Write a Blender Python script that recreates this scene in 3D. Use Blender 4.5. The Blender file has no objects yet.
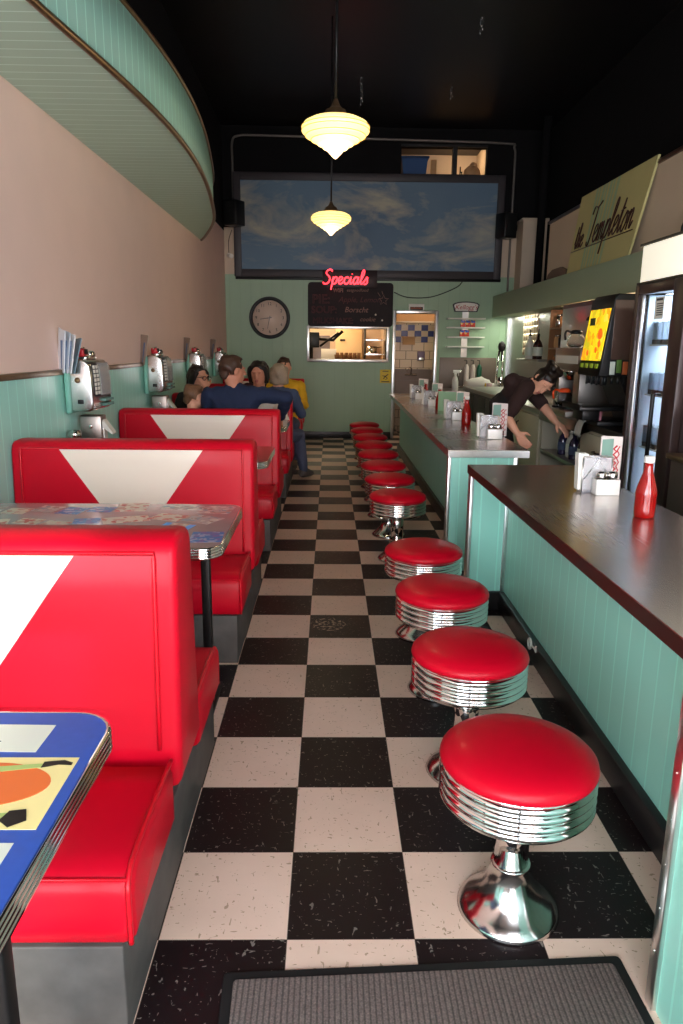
import bpy, bmesh, math, random
from mathutils import Vector, Matrix, Euler
random.seed(7)
PI = math.pi
SC = bpy.context.scene
COL = SC.collection

# ------------------------------------------------------------------ materials
def lin(v):
    v /= 255.0
    return v / 12.92 if v <= .04045 else ((v + .055) / 1.055) ** 2.4
def rgb(r, g, b): return (lin(r), lin(g), lin(b), 1)

class NT:
    def __init__(s, m):
        s.t = m.node_tree; s.n = s.t.nodes; s.l = s.t.links
    def new(s, typ, **kw):
        n = s.n.new(typ)
        for k, v in kw.items(): setattr(n, k, v)
        return n
    def put(s, sock, v):
        if hasattr(v, 'is_output') or isinstance(v, bpy.types.NodeSocket): s.l.new(v, sock)
        else: sock.default_value = v
    def math(s, op, a, b=0.0, c=None):
        n = s.new('ShaderNodeMath', operation=op)
        s.put(n.inputs[0], a); s.put(n.inputs[1], b)
        if c is not None: s.put(n.inputs[2], c)
        return n.outputs[0]
    def mix(s, f, a, b):
        n = s.new('ShaderNodeMix', data_type='RGBA')
        s.put(n.inputs['Factor'], f); s.put(n.inputs[6], a); s.put(n.inputs[7], b)
        return n.outputs[2]
    def pos(s):
        g = s.new('ShaderNodeNewGeometry'); x = s.new('ShaderNodeSeparateXYZ')
        s.l.new(g.outputs['Position'], x.inputs[0]); return g.outputs['Position'], x.outputs
    def obj(s):
        return s.new('ShaderNodeTexCoord').outputs['Object']
    def noise(s, vec, scale, detail=3, rough=.5, dist=0):
        n = s.new('ShaderNodeTexNoise'); n.inputs['Scale'].default_value = scale
        n.inputs['Detail'].default_value = detail; n.inputs['Roughness'].default_value = rough
        n.inputs['Distortion'].default_value = dist
        if vec is not None: s.l.new(vec, n.inputs['Vector'])
        return n.outputs['Fac']
    def ramp(s, f, stops):
        n = s.new('ShaderNodeValToRGB'); s.l.new(f, n.inputs[0])
        e = n.color_ramp.elements
        while len(e) < len(stops): e.new(.5)
        for i, (p, c) in enumerate(stops): e[i].position = p; e[i].color = c
        return n.outputs[0]
    def bump(s, h, strength=.2, dist=.002):
        n = s.new('ShaderNodeBump'); n.inputs['Strength'].default_value = strength
        n.inputs['Distance'].default_value = dist; s.l.new(h, n.inputs['Height']); return n.outputs[0]

def base(name):
    m = bpy.data.materials.new(name); m.use_nodes = True
    t = NT(m); return m, t, t.n['Principled BSDF']

def mat(name, c, rough=.5, metal=0, coat=0, vary=.0, vscale=20, bump=0, bscale=120, emit=None, estr=0, trans=0, ior=1.45, alpha=1, spec=.5, sheen=0):
    m, t, b = base(name)
    b.inputs['Roughness'].default_value = rough; b.inputs['Metallic'].default_value = metal
    b.inputs['Coat Weight'].default_value = coat; b.inputs['IOR'].default_value = ior
    b.inputs['Specular IOR Level'].default_value = spec
    b.inputs['Transmission Weight'].default_value = trans; b.inputs['Alpha'].default_value = alpha
    b.inputs['Sheen Weight'].default_value = sheen
    if coat: b.inputs['Coat Roughness'].default_value = .12
    o = t.obj()
    f = t.noise(o, vscale, 4)
    lo = tuple(max(0, x * (1 - vary)) for x in c[:3]) + (1,); hi = tuple(min(1, x * (1 + vary)) for x in c[:3]) + (1,)
    t.l.new(t.mix(f, lo, hi), b.inputs['Base Color'])
    if bump: t.l.new(t.bump(t.noise(o, bscale, 3), bump), b.inputs['Normal'])
    if emit:
        b.inputs['Emission Color'].default_value = emit; b.inputs['Emission Strength'].default_value = estr
    return m

def bead(name, c, axis, spacing=.1, rough=.35, line=1.25, vary=.06):
    m, t, b = base(name)
    p, xyz = t.pos()
    fr = t.math('FRACT', t.math('DIVIDE', t.math('ADD', xyz[axis], 50.0), spacing))
    d = t.math('ABSOLUTE', t.math('SUBTRACT', fr, .5))
    g = t.math('GREATER_THAN', d, .5 - .004 / spacing)
    f = t.noise(p, 2.5, 5)
    lo = tuple(x * (1 - vary) for x in c[:3]) + (1,); hi = tuple(min(1, x * (1 + vary)) for x in c[:3]) + (1,)
    col = t.mix(f, lo, hi)
    col = t.mix(t.math('MULTIPLY', g, .75), col, tuple(min(1, x * line) for x in c[:3]) + (1,))
    t.l.new(col, b.inputs['Base Color'])
    b.inputs['Roughness'].default_value = rough
    t.l.new(t.bump(t.math('SUBTRACT', 1.0, g), .6, .003), b.inputs['Normal'])
    return m

def floor_mat():
    m, t, b = base('checker vinyl tile')
    p, xyz = t.pos(); S = .3048
    u = t.math('DIVIDE', t.math('ADD', xyz[0], .0936), S); v = t.math('DIVIDE', t.math('SUBTRACT', xyz[1], 1.4507), S)
    fu = t.math('FLOOR', u); fv = t.math('FLOOR', v)
    par = t.math('FLOORED_MODULO', t.math('ADD', fu, fv), 2.0)   # 1 = light
    eu = t.math('ABSOLUTE', t.math('SUBTRACT', t.math('FRACT', u), .5)); ev = t.math('ABSOLUTE', t.math('SUBTRACT', t.math('FRACT', v), .5))
    gr = t.math('GREATER_THAN', t.math('MAXIMUM', eu, ev), .5 - .0035)
    # chips of colour pressed into the tile
    mp = t.new('ShaderNodeMapping'); t.l.new(p, mp.inputs[0]); mp.inputs['Scale'].default_value = (1, .45, 1); mp.inputs['Rotation'].default_value = (0, 0, .7)
    n1 = t.noise(mp.outputs[0], 95, 2, .5, .6); mp2 = t.new('ShaderNodeMapping'); t.l.new(p, mp2.inputs[0]); mp2.inputs['Scale'].default_value = (.45, 1, 1); mp2.inputs['Rotation'].default_value = (0, 0, .3)
    n2 = t.noise(mp2.outputs[0], 110, 2, .5, .6)
    fl = t.math('GREATER_THAN', t.math('MAXIMUM', n1, n2), .685)
    wear = t.noise(p, 3, 5, .6)
    light = t.mix(wear, rgb(204, 174, 154), rgb(230, 200, 182)); dark = t.mix(wear, rgb(22, 13, 14), rgb(33, 22, 24)); b.inputs['Specular IOR Level'].default_value = .2
    light = t.mix(fl, light, rgb(168, 140, 118)); dark = t.mix(t.math('MULTIPLY', fl, .55), dark, rgb(150, 140, 132))
    col = t.mix(par, dark, light)
    # scuffed patch on one dark tile
    dx = t.math('SUBTRACT', xyz[0], .0); dy = t.math('SUBTRACT', xyz[1], 3.46)
    r2 = t.math('ADD', t.math('MULTIPLY', dx, dx), t.math('MULTIPLY', dy, dy))
    sc = t.math('MULTIPLY', t.math('LESS_THAN', r2, .008), t.math('GREATER_THAN', t.noise(p, 60, 4), .55))
    col = t.mix(sc, col, rgb(150, 135, 120))
    col = t.mix(t.math('MULTIPLY', gr, .7), col, rgb(70, 60, 54))
    t.l.new(col, b.inputs['Base Color'])
    r = t.math('ADD', t.math('MULTIPLY', wear, .25), .26)
    t.l.new(r, b.inputs['Roughness'])
    t.l.new(t.bump(t.math('SUBTRACT', 1.0, gr), .3, .001), b.inputs['Normal'])
    return m

def cloud_mat():
    m, t, b = base('painted cloudy sky')
    p, xyz = t.pos()
    mp = t.new('ShaderNodeMapping'); t.l.new(p, mp.inputs[0]); mp.inputs['Rotation'].default_value = (0, -.62, 0); mp.inputs['Scale'].default_value = (.7, 1, 1.5)
    n = t.noise(mp.outputs[0], 1.25, 7, .62, .55); n2 = t.noise(p, 1.1, 3)
    sky = t.mix(n2, rgb(74, 100, 128), rgb(108, 132, 148))
    cl = t.ramp(n, [(.46, (0, 0, 0, 1)), (.64, (1, 1, 1, 1))])
    warm = t.mix(n2, rgb(206, 190, 152), rgb(146, 148, 146))
    t.l.new(t.mix(t.math('MULTIPLY', cl, .85), sky, warm), b.inputs['Base Color'])
    b.inputs['Roughness'].default_value = .6
    return m

def mat_ribbed(name):
    m, t, b = base(name)
    p, xyz = t.pos()
    w = t.math('ABSOLUTE', t.math('SUBTRACT', t.math('FRACT', t.math('DIVIDE', t.math('ADD', xyz[0], 20), .0125)), .5))
    n = t.noise(p, 260, 2); n2 = t.noise(p, 60, 3)
    col = t.mix(n, rgb(40, 34, 33), rgb(140, 122, 114)); col = t.mix(t.math('MULTIPLY', t.math('LESS_THAN', w, .17), .55), col, rgb(34, 30, 30))
    t.l.new(col, b.inputs['Base Color']); b.inputs['Roughness'].default_value = .95
    t.l.new(t.bump(t.math('ADD', w, t.math('MULTIPLY', n, .6)), .7, .004), b.inputs['Normal'])
    return m

def kitchen_tile():
    m, t, b = base('cream and blue kitchen tile')
    p, xyz = t.pos()
    def cells(sx, sz, ox, oz):
        u = t.math('DIVIDE', t.math('SUBTRACT', xyz[0], ox), sx); v = t.math('DIVIDE', t.math('SUBTRACT', xyz[2], oz), sz)
        return u, v
    u, v = cells(.112, .094, 1.075, 1.46)
    par = t.math('FLOORED_MODULO', t.math('ADD', t.math('FLOOR', u), t.math('FLOOR', v)), 2.0)
    band = t.math('MULTIPLY', t.math('GREATER_THAN', xyz[2], 1.46), t.math('LESS_THAN', xyz[2], 1.742))
    par = t.math('SUBTRACT', 1.0, par)
    u2, v2 = cells(.2, .14, 1.075, 1.46)
    row = t.math('FLOORED_MODULO', t.math('FLOOR', v2), 2.0)
    u2 = t.math('ADD', u2, t.math('MULTIPLY', row, .5))
    g = t.math('GREATER_THAN', t.math('MAXIMUM', t.math('ABSOLUTE', t.math('SUBTRACT', t.math('FRACT', u2), .5)), t.math('ABSOLUTE', t.math('SUBTRACT', t.math('FRACT', v2), .5))), .47)
    col = t.mix(t.math('MULTIPLY', g, t.math('SUBTRACT', 1.0, band)), rgb(222, 196, 160), rgb(140, 112, 88))
    col = t.mix(t.math('MULTIPLY', par, band), col, rgb(28, 36, 110))
    t.l.new(col, b.inputs['Base Color']); b.inputs['Roughness'].default_value = .3
    return m

def brushed(name, c, rough=.3, axis=1):
    m, t, b = base(name)
    p, _ = t.pos(); mp = t.new('ShaderNodeMapping'); t.l.new(p, mp.inputs[0])
    s = [60, 60, 60]; s[axis] = 1.5; mp.inputs['Scale'].default_value = s
    n = t.noise(mp.outputs[0], 4, 3); n2 = t.noise(p, 1.6, 3, .5)
    b.inputs['Metallic'].default_value = 1
    t.l.new(t.mix(n2, tuple(x * .90 for x in c[:3]) + (1,), c), b.inputs['Base Color'])
    t.l.new(t.math('ADD', t.math('MULTIPLY', n, .03), t.math('ADD', t.math('MULTIPLY', n2, .06), rough - .04)), b.inputs['Roughness'])
    return m

def card_mat(name, bg, inks, scale=30):
    m, t, b = base(name)
    o = t.obj(); v = t.new('ShaderNodeTexVoronoi'); v.inputs['Scale'].default_value = scale; t.l.new(o, v.inputs['Vector'])
    f = t.new('ShaderNodeSeparateColor'); t.l.new(v.outputs['Color'], f.inputs[0])
    stops = [(0, bg)] + [(.45 + .5 * i / max(1, len(inks)), c) for i, c in enumerate(inks)]
    r = t.ramp(f.outputs[0], stops); r.node.color_ramp.interpolation = 'CONSTANT'
    t.l.new(r, b.inputs['Base Color']); b.inputs['Roughness'].default_value = .25
    return m

M = dict(
    floor=floor_mat(), mural=cloud_mat(), mat_rib=mat_ribbed('ribbed carpet'), ktile=kitchen_tile(),
    red=mat('red vinyl', rgb(192, 5, 33), .40, coat=.05, spec=.22, vary=.1, vscale=4, bump=.06, bscale=350),
    redpipe=mat('red vinyl welt', rgb(196, 8, 30), .32, coat=.1, spec=.35),
    cream=mat('cream vinyl', rgb(228, 212, 194), .4, coat=.2, vary=.04, vscale=5, bump=.05, bscale=300),
    base=mat('scuffed grey laminate', rgb(74, 71, 68), .6, metal=.1, vary=.5, vscale=14),
    chrome=mat('chrome', (.80, .79, .77, 1), .07, 1, vary=.05, vscale=6),
    chrome_d=mat('worn chrome', (.62, .60, .58, 1), .16, 1, vary=.15, vscale=14),
    alu=mat('aluminium strip', (.74, .73, .71, 1), .28, 1, vary=.1, vscale=30),
    steel=brushed('brushed steel top', (.62, .56, .53, 1), .26, 1),
    steel2=brushed('brushed steel', (.36, .31, .28, 1), .34, 0),
    bronze=mat('bronze trim', rgb(122, 96, 70), .35, .7, vary=.3, vscale=30),
    slabedge=mat('dark brown counter edge', rgb(70, 42, 36), .3, .5, vary=.2, vscale=9),
    teal_y=bead('teal beadboard', rgb(160, 224, 206), 1, .1), teal_x=bead('teal beadboard end', rgb(160, 224, 206), 0, .1),
    teal_w=bead('teal wainscot', rgb(162, 224, 208), 1, .1),
    soff_b=bead('teal soffit boards', rgb(184, 218, 198), 1, .09, .6, 1.6), soff_f=bead('teal fascia boards', rgb(150, 198, 182), 1, .085, .6, 1.5),
    mint=bead('mint board wall', rgb(150, 174, 144), 0, .155, .5, .9), mintp=mat('mint paint', rgb(158, 176, 148), .5, vary=.05, vscale=3),
    plaster=mat('pale plaster', rgb(240, 208, 194), .75, vary=.05, vscale=3, bump=.12, bscale=40),
    creamwall=mat('cream wall paint', rgb(206, 184, 160), .7, vary=.05, vscale=3),
    black=mat('black paint', rgb(19, 17, 18), .9, vary=.3, vscale=3, spec=.2), ceil=mat('black ceiling', rgb(22, 19, 20), .4, vary=.4, vscale=2),
    blackpl=mat('black plastic', rgb(16, 15, 16), .35), blackm=mat('black metal', rgb(20, 18, 18), .4, .3), rubber=mat('black rubber', rgb(18, 17, 17), .7),
    kick=mat('dark kick plate', rgb(40, 36, 36), .35, .3, vary=.25, vscale=9),
    fgrey=mat('dark frame', rgb(58, 52, 54), .5), white=mat('white paint', rgb(225, 220, 210), .5), paper=mat('paper', rgb(235, 230, 220), .8),
    ceramic=mat('white ceramic', rgb(235, 230, 222), .2, coat=.4),
    glass=mat('clear glass', (1, 1, 1, 1), .02, trans=1, ior=1.45), clearp=mat('clear plastic sheet', rgb(210, 206, 212), .08, alpha=.32), dull=mat('dull steel', rgb(118, 102, 92), .45, .35, vary=.1), acr=mat('clear acrylic', (.97, .98, 1, 1), .04, trans=1, ior=1.2),
    ketchup=mat('ketchup in glass', rgb(150, 12, 10), .12, coat=.8, vary=.1), cap=mat('white cap', rgb(240, 236, 228), .35),
    shade=mat('milk glass lamp', rgb(255, 240, 200), .3, emit=rgb(255, 218, 128), estr=1.35),
    neon=mat('red neon', rgb(255, 40, 60), .3, emit=(1, .035, .05, 1), estr=4),
    board=mat('blackboard', rgb(30, 20, 22), .7, vary=.2, vscale=8), chalk=mat('chalk', rgb(160, 122, 110), .9), chalkd=mat('faint chalk', rgb(96, 60, 60), .9),
    wood=mat('warm wood', rgb(140, 96, 60), .5, vary=.2), tan=mat('tan board', rgb(196, 150, 104), .7, vary=.1),
    yellow=mat('yellow sign', rgb(214, 180, 40), .5), blue=mat('blue laminate', rgb(40, 80, 168), .3, coat=.3, vary=.12, vscale=60),
    t2=mat('pinkish grey laminate', rgb(168, 140, 140), .16, coat=.6, vary=.1, vscale=10), t3=mat('brown laminate', rgb(150, 96, 74), .2, coat=.4, vary=.15, vscale=10),
    orange=mat('orange ink', rgb(226, 110, 50), .3), green=mat('pale green ink', rgb(170, 190, 110), .3), cardc=mat('cream card', rgb(238, 220, 150), .35, vary=.05), slip=mat('pale printed slip', rgb(214, 216, 200), .4),
    skin=mat('skin', rgb(206, 150, 124), .55, vary=.06, vscale=30), skin_t=mat('tan skin', rgb(188, 126, 100), .55, vary=.06, vscale=30),
    eye=mat('dark eye', rgb(34, 24, 22), .2), lip=mat('lip', rgb(160, 84, 78), .45),
    hair_d=mat('dark hair', rgb(26, 18, 16), .45, vary=.4, vscale=90), hair_b=mat('brown hair', rgb(62, 40, 28), .5, vary=.4, vscale=90), hair_g=mat('grey blond hair', rgb(150, 132, 112), .5, vary=.3, vscale=90), hair_l=mat('light brown hair', rgb(104, 72, 50), .5, vary=.3, vscale=90),
    navy=mat('navy cotton', rgb(24, 36, 64), .85, vary=.15, vscale=40), denim=mat('denim', rgb(62, 76, 104), .85, vary=.2, vscale=60), jeans=mat('blue jeans', rgb(64, 72, 96), .85, vary=.2, vscale=60),
    blackc=mat('black cotton', rgb(24, 20, 20), .85, vary=.2, vscale=40), brownc=mat('dark brown cotton', rgb(44, 24, 22), .85, vary=.2, vscale=40), whitec=mat('white cotton', rgb(215, 205, 196), .85), yellowc=mat('yellow cotton', rgb(206, 160, 30), .85, vary=.1), maroon=mat('maroon cotton', rgb(60, 22, 26), .85), shoe=mat('grey shoe', rgb(96, 88, 84), .7),
)

# ------------------------------------------------------------------ mesh building
class MB:
    def __init__(s): s.bm = bmesh.new()
    def merge(s, t, mi=0, smooth=False, mtx=None):
        if mtx is not None: bmesh.ops.transform(t, matrix=mtx, verts=t.verts)
        vm = {}
        for v in t.verts: vm[v] = s.bm.verts.new(v.co)
        for f in t.faces:
            try:
                g = s.bm.faces.new([vm[v] for v in f.verts]); g.material_index = mi; g.smooth = smooth or f.smooth
            except ValueError: pass
        t.free(); return s
    def box(s, c, d, bev=0, mi=0, rz=0, seg=2, rx=0, ry=0):
        t = bmesh.new(); bmesh.ops.create_cube(t, size=1); bmesh.ops.scale(t, vec=Vector(d), verts=t.verts)
        if bev: bmesh.ops.bevel(t, geom=t.edges[:], offset=min(bev, min(d) * .49), segments=seg, affect='EDGES', profile=.5)
        return s.merge(t, mi, bev > 0 and seg > 1, Matrix.Translation(c) @ Euler((rx, ry, rz)).to_matrix().to_4x4())
    def span(s, a, b, bev=0, mi=0, seg=2):
        return s.box([(a[i] + b[i]) / 2 for i in range(3)], [abs(b[i] - a[i]) for i in range(3)], bev, mi, 0, seg)
    def lathe(s, prof, c=(0, 0, 0), seg=32, mi=0, mtx=None, smooth=True):
        t = bmesh.new(); rings = []
        for r, z in prof:
            if r < 1e-6: rings.append([t.verts.new((0, 0, z))])
            else: rings.append([t.verts.new((r * math.cos(2 * PI * k / seg), r * math.sin(2 * PI * k / seg), z)) for k in range(seg)])
        for a, b in zip(rings, rings[1:]):
            for k in range(seg):
                k2 = (k + 1) % seg
                q = [a[k % len(a)], a[k2 % len(a)], b[k2 % len(b)], b[k % len(b)]]
                u = []
                for v in q:
                    if v not in u: u.append(v)
                if len(u) > 2: t.faces.new(u)
        for R, rev in ((rings[0], True), (rings[-1], False)):
            if len(R) > 1: t.faces.new(R[::-1] if rev else R)
        for f in t.faces: f.smooth = smooth and len(f.verts) < 5
        return s.merge(t, mi, False, Matrix.Translation(c) @ (mtx if mtx is not None else Matrix()))
    def tube(s, pts, r, seg=8, mi=0, closed=False, caps=True):
        P = [Vector(p) for p in pts]; n = len(P); t = bmesh.new(); rings = []; up = None
        for i in range(n):
            a = P[i - 1] if (i > 0 or closed) else P[i]; b = P[(i + 1) % n] if (i < n - 1 or closed) else P[i]
            d = (b - a)
            if d.length < 1e-9: d = Vector((0, 0, 1))
            d.normalize()
            if up is None: up = d.orthogonal().normalized()
            else:
                up = up - d * up.dot(d); up = up.normalized() if up.length > 1e-6 else d.orthogonal().normalized()
            w = d.cross(up); rr = r[i] if isinstance(r, (list, tuple)) else r
            rings.append([t.verts.new(P[i] + (up * math.cos(2 * PI * k / seg) + w * math.sin(2 * PI * k / seg)) * rr) for k in range(seg)])
        m = n if closed else n - 1
        for i in range(m):
            A, B = rings[i], rings[(i + 1) % n]
            for k in range(seg): t.faces.new([A[k], A[(k + 1) % seg], B[(k + 1) % seg], B[k]]).smooth = True
        if caps and not closed: t.faces.new(rings[0][::-1]); t.faces.new(rings[-1])
        return s.merge(t, mi)
    def prism(s, poly, lo, hi, plane='xy', mi=0, bev=0, smooth=False, mi_top=None):
        t = bmesh.new()
        def P(a, b, c): return {'xy': (a, b, c), 'yz': (c, a, b), 'xz': (a, c, b)}[plane]
        A = [t.verts.new(P(x, y, lo)) for x, y in poly]; B = [t.verts.new(P(x, y, hi)) for x, y in poly]; n = len(poly)
        fa = t.faces.new(A[::-1]); fb = t.faces.new(B)
        sides = [t.faces.new([A[i], A[(i + 1) % n], B[(i + 1) % n], B[i]]) for i in range(n)]
        for f in sides: f.smooth = smooth
        bmesh.ops.recalc_face_normals(t, faces=t.faces[:])
        if bev:
            e = [e for e in t.edges if (e.verts[0] in A) == (e.verts[1] in A)]
            bmesh.ops.bevel(t, geom=e, offset=bev, segments=3, affect='EDGES', profile=.5)
            for f in t.faces: f.smooth = True
        return s.merge(t, mi)
    def quad(s, pts, mi=0):
        s.bm.faces.new([s.bm.verts.new(p) for p in pts]).material_index = mi; return s
    def ell(s, c, r, mi=0, sub=2, rot=None):
        t = bmesh.new(); bmesh.ops.create_icosphere(t, subdivisions=sub, radius=1)
        m = Matrix.Translation(c) @ (rot.to_4x4() if rot is not None else Matrix()) @ Matrix.Diagonal((*r, 1))
        return s.merge(t, mi, True, m)
    def build(s, name, mats, parent=None, loc=None, rz=0, auto=None):
        me = bpy.data.meshes.new(name)
        bmesh.ops.recalc_face_normals(s.bm, faces=s.bm.faces[:])
        s.bm.to_mesh(me); s.bm.free()
        for m in (mats if isinstance(mats, (list, tuple)) else [mats]): me.materials.append(M[m] if isinstance(m, str) else m)
        o = bpy.data.objects.new(name, me); COL.objects.link(o)
        if parent is not None: o.parent = parent
        if loc is not None: o.location = loc
        o.rotation_euler.z = rz
        return o

def rrect(x0, x1, y0, y1, r, n=6, which=(1, 1, 1, 1)):
    out = []
    for (cx, cy, a0, w) in ((x1 - r, y1 - r, 0, which[0]), (x0 + r, y1 - r, 90, which[1]), (x0 + r, y0 + r, 180, which[2]), (x1 - r, y0 + r, 270, which[3])):
        if w:
            for k in range(n + 1):
                a = math.radians(a0 + 90 * k / n); out.append((cx + r * math.cos(a), cy + r * math.sin(a)))
        else:
            a = math.radians(a0 + 45); out.append((cx + (r if math.cos(a) > 0 else -r), cy + (r if math.sin(a) > 0 else -r)))
    return out
def spline(P, n=6, closed=False):
    P = [Vector(p) for p in P]; out = []; N = len(P)
    for i in range(N - 1 if not closed else N):
        p0 = P[i - 1] if i > 0 or closed else P[i]; p1 = P[i]; p2 = P[(i + 1) % N]; p3 = P[(i + 2) % N] if (i + 2 < N or closed) else p2
        for k in range(n):
            t = k / n
            out.append(.5 * ((2 * p1) + (p2 - p0) * t + (2 * p0 - 5 * p1 + 4 * p2 - p3) * t * t + (3 * p1 - p0 - 3 * p2 + p3) * t ** 3))
    if not closed: out.append(P[-1])
    return out

def tag(o, label, cat, group=None, kind=None):
    o['label'] = label; o['category'] = cat
    if group: o['group'] = group
    if kind: o['kind'] = kind
    return o
def thing(name, label, cat, loc=(0, 0, 0), rz=0, group=None):
    o = bpy.data.objects.new(name, None); COL.objects.link(o); o.location = loc; o.rotation_euler.z = rz
    o.empty_display_size = .05
    return tag(o, label, cat, group)
def struct(o, label=None, cat=None):
    o['kind'] = 'structure'
    if label: o['label'] = label
    if cat: o['category'] = cat
    return o
def dup(root, loc, label, rz=None, group=None):
    r = root.copy(); COL.objects.link(r); r.location = loc; r['label'] = label
    if rz is not None: r.rotation_euler.z = rz
    if group: r['group'] = group
    for ch in list(root.children):
        c = ch.copy(); COL.objects.link(c); c.parent = r
        for g in list(ch.children):
            d = g.copy(); COL.objects.link(d); d.parent = c
    return r

def text_mesh(txt, size, name, m, parent=None, mtx=None, extrude=.001, shear=0, align='CENTER', outline=0):
    cu = bpy.data.curves.new(name, 'FONT'); cu.body = txt; cu.size = size; cu.extrude = extrude; cu.shear = shear; cu.align_x = align; cu.align_y = 'CENTER'
    if outline: cu.fill_mode = 'NONE'; cu.bevel_depth = outline; cu.extrude = 0; cu.bevel_resolution = 1
    cu.resolution_u = 3
    tmp = bpy.data.objects.new(name, cu); COL.objects.link(tmp)
    me = bpy.data.meshes.new_from_object(tmp.evaluated_get(bpy.context.evaluated_depsgraph_get()))
    bpy.data.objects.remove(tmp)
    me.materials.clear(); me.materials.append(M[m] if isinstance(m, str) else m)
    if mtx is not None: me.transform(mtx)
    o = bpy.data.objects.new(name, me); COL.objects.link(o)
    if parent is not None: o.parent = parent
    return o
# text plane facing -Y : x->x, y->z
FACE = Matrix(((1, 0, 0, 0), (0, 0, -1, 0), (0, 1, 0, 0), (0, 0, 0, 1)))
# text plane facing -X, reading left to right from far (+Y) to near (-Y)
FACEX = Matrix(((0, 0, -1, 0), (-1, 0, 0, 0), (0, 1, 0, 0), (0, 0, 0, 1)))

GL = {
 'S': (1.0, [[(.9, 1.75), (.65, 2), (.3, 1.85), (.25, 1.45), (.55, 1.1), (.75, .7), (.6, .15), (.25, 0), (0, .25)]]),
 'p': (.68, [[(0, .3), (.14, 1), (.1, .3), (.06, -.8)], [(.1, .5), (.35, 1), (.56, .75), (.5, .2), (.28, 0), (.1, .15)]]),
 'e': (.66, [[(0, .35), (.35, .55), (.48, .8), (.33, 1), (.12, .85), (.08, .4), (.25, .03), (.5, .1), (.66, .35)]]),
 'c': (.64, [[(.52, .8), (.35, 1), (.1, .75), (.08, .35), (.28, .02), (.48, .08), (.64, .35)]]),
 'i': (.42, [[(0, .35), (.15, 1), (.14, .3), (.25, .02), (.42, .35)], [(.2, 1.35), (.21, 1.45)]]),
 'a': (.8, [[(.55, .85), (.3, 1), (.08, .65), (.1, .15), (.3, .02), (.5, .35), (.58, 1), (.56, .3), (.66, .03), (.8, .35)]]),
 'l': (.46, [[(0, .35), (.3, 1.2), (.32, 1.8), (.2, 1.95), (.1, 1.5), (.12, .3), (.25, .02), (.46, .35)]]),
 's': (.5, [[(0, .25), (.3, 1.0), (.35, .6), (.4, .2), (.2, 0), (.02, .1)]]),
 't': (.5, [[(0, .35), (.2, 1.7), (.16, .3), (.28, .02), (.5, .35)], [(-.02, 1.15), (.42, 1.22)]]),
 'h': (.68, [[(0, .35), (.25, 1.3), (.28, 1.85), (.15, 1.9), (.1, 1.2), (.08, 0)], [(.1, .5), (.3, .95), (.42, .8), (.42, .2), (.52, .02), (.68, .35)]]),
 'T': (.75, [[(-.15, 1.7), (.0, 2.1), (.45, 2.0), (.9, 2.25)], [(.5, 2.05), (.4, .9), (.25, .05), (.0, -.05), (-.1, .2)]]),
 'm': (.95, [[(0, .35), (.1, 1), (.1, 0)], [(.1, .6), (.28, 1), (.38, .8), (.38, 0)], [(.38, .6), (.56, 1), (.66, .8), (.66, .2), (.78, .02), (.95, .35)]]),
 'n': (.7, [[(0, .35), (.1, 1), (.1, 0)], [(.1, .6), (.3, 1), (.42, .8), (.42, .2), (.54, .02), (.7, .35)]]),
 'o': (.68, [[(.3, 1), (.08, .6), (.12, .1), (.32, 0), (.52, .4), (.42, .9), (.3, 1), (.5, .82), (.68, .9)]]),
 ' ': (.5, []),
}
def script_text(mb, txt, x0, z0, h, place, r, shear=.25, wid=1.0, mi=0):
    """cursive strokes; place(u, v) gives a 3-D point; h is the x-height"""
    x = 0
    for ch in txt:
        w, st = GL[ch]
        for s_ in st:
            pts = [place(x0 + (x + px * wid + pz * shear) * h, z0 + pz * h) for px, pz in s_]
            mb.tube(spline(pts, 4) if len(pts) > 2 else pts, r, 6, mi)
        x += w * wid
    return x * h
WORLD = 14.5; SUN = 3.4; SUN_AZ = 3; SUN_EL = 27; PEND = 7; WORK = 1.9; EXPOSURE = 0.14
# ------------------------------------------------------------------ the setting
LW, BW, RW = -1.55, 11.15, 3.10      # left wall face, back wall face, right wall face
FRONT = -1.2; CEIL = 4.4
def wall_cells(xs, zs, y0, y1, hole, matf):
    b = MB()
    for i in range(len(xs) - 1):
        for k in range(len(zs) - 1):
            cx, cz = (xs[i] + xs[i + 1]) / 2, (zs[k] + zs[k + 1]) / 2
            if hole(cx, cz): continue
            b.span((xs[i], y0, zs[k]), (xs[i + 1], y1, zs[k + 1]), mi=matf(cx, cz))
    return b
struct(MB().span((LW - .2, -5, -.1), (3.4, 13.8, 0)).build('floor', 'floor'), 'black and cream checkered vinyl tile floor', 'floor')
struct(MB().span((LW - .2, FRONT - .2, CEIL), (3.4, 13.8, CEIL + .1)).build('ceiling', 'ceil'), 'high black ceiling of the diner', 'ceiling')
b = MB().span((LW - .12, FRONT, 0), (LW, BW + .1, 3.0), mi=0).span((LW - .12, FRONT, 3.0), (LW, BW + .1, CEIL), mi=1)
struct(b.build('wall_left', ['plaster', 'black']), 'pale plaster wall, black above, along the booths', 'wall')
struct(MB().span((LW, FRONT, .0), (LW + .02, BW, 1.205)).build('trim_1', 'teal_w'), 'teal beadboard wainscot behind the booths', 'wainscot')
struct(MB().span((LW, FRONT, 1.205), (LW + .032, BW, 1.235), .004).build('trim_2', 'bronze'), 'bronze cap strip on top of the teal wainscot', 'trim')
DX0, DX1, DZ = .985, 1.575, 1.87
WX0, WX1, WZ0, WZ1 = -.31, .85, 1.195, 1.64
LX0, LX1, LZ0, LZ1 = 1.0, 2.23, 3.80, 4.16
def hole(x, z):
    return (DX0 < x < DX1 and z < DZ) or (WX0 < x < WX1 and WZ0 < z < WZ1) or (LX0 < x < LX1 and LZ0 < z < LZ1)
def mf(x, z):
    if z < 2.4: return 0
    if z < 3.05 and (x < -1.36 or x > 2.44): return 2
    return 1
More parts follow.
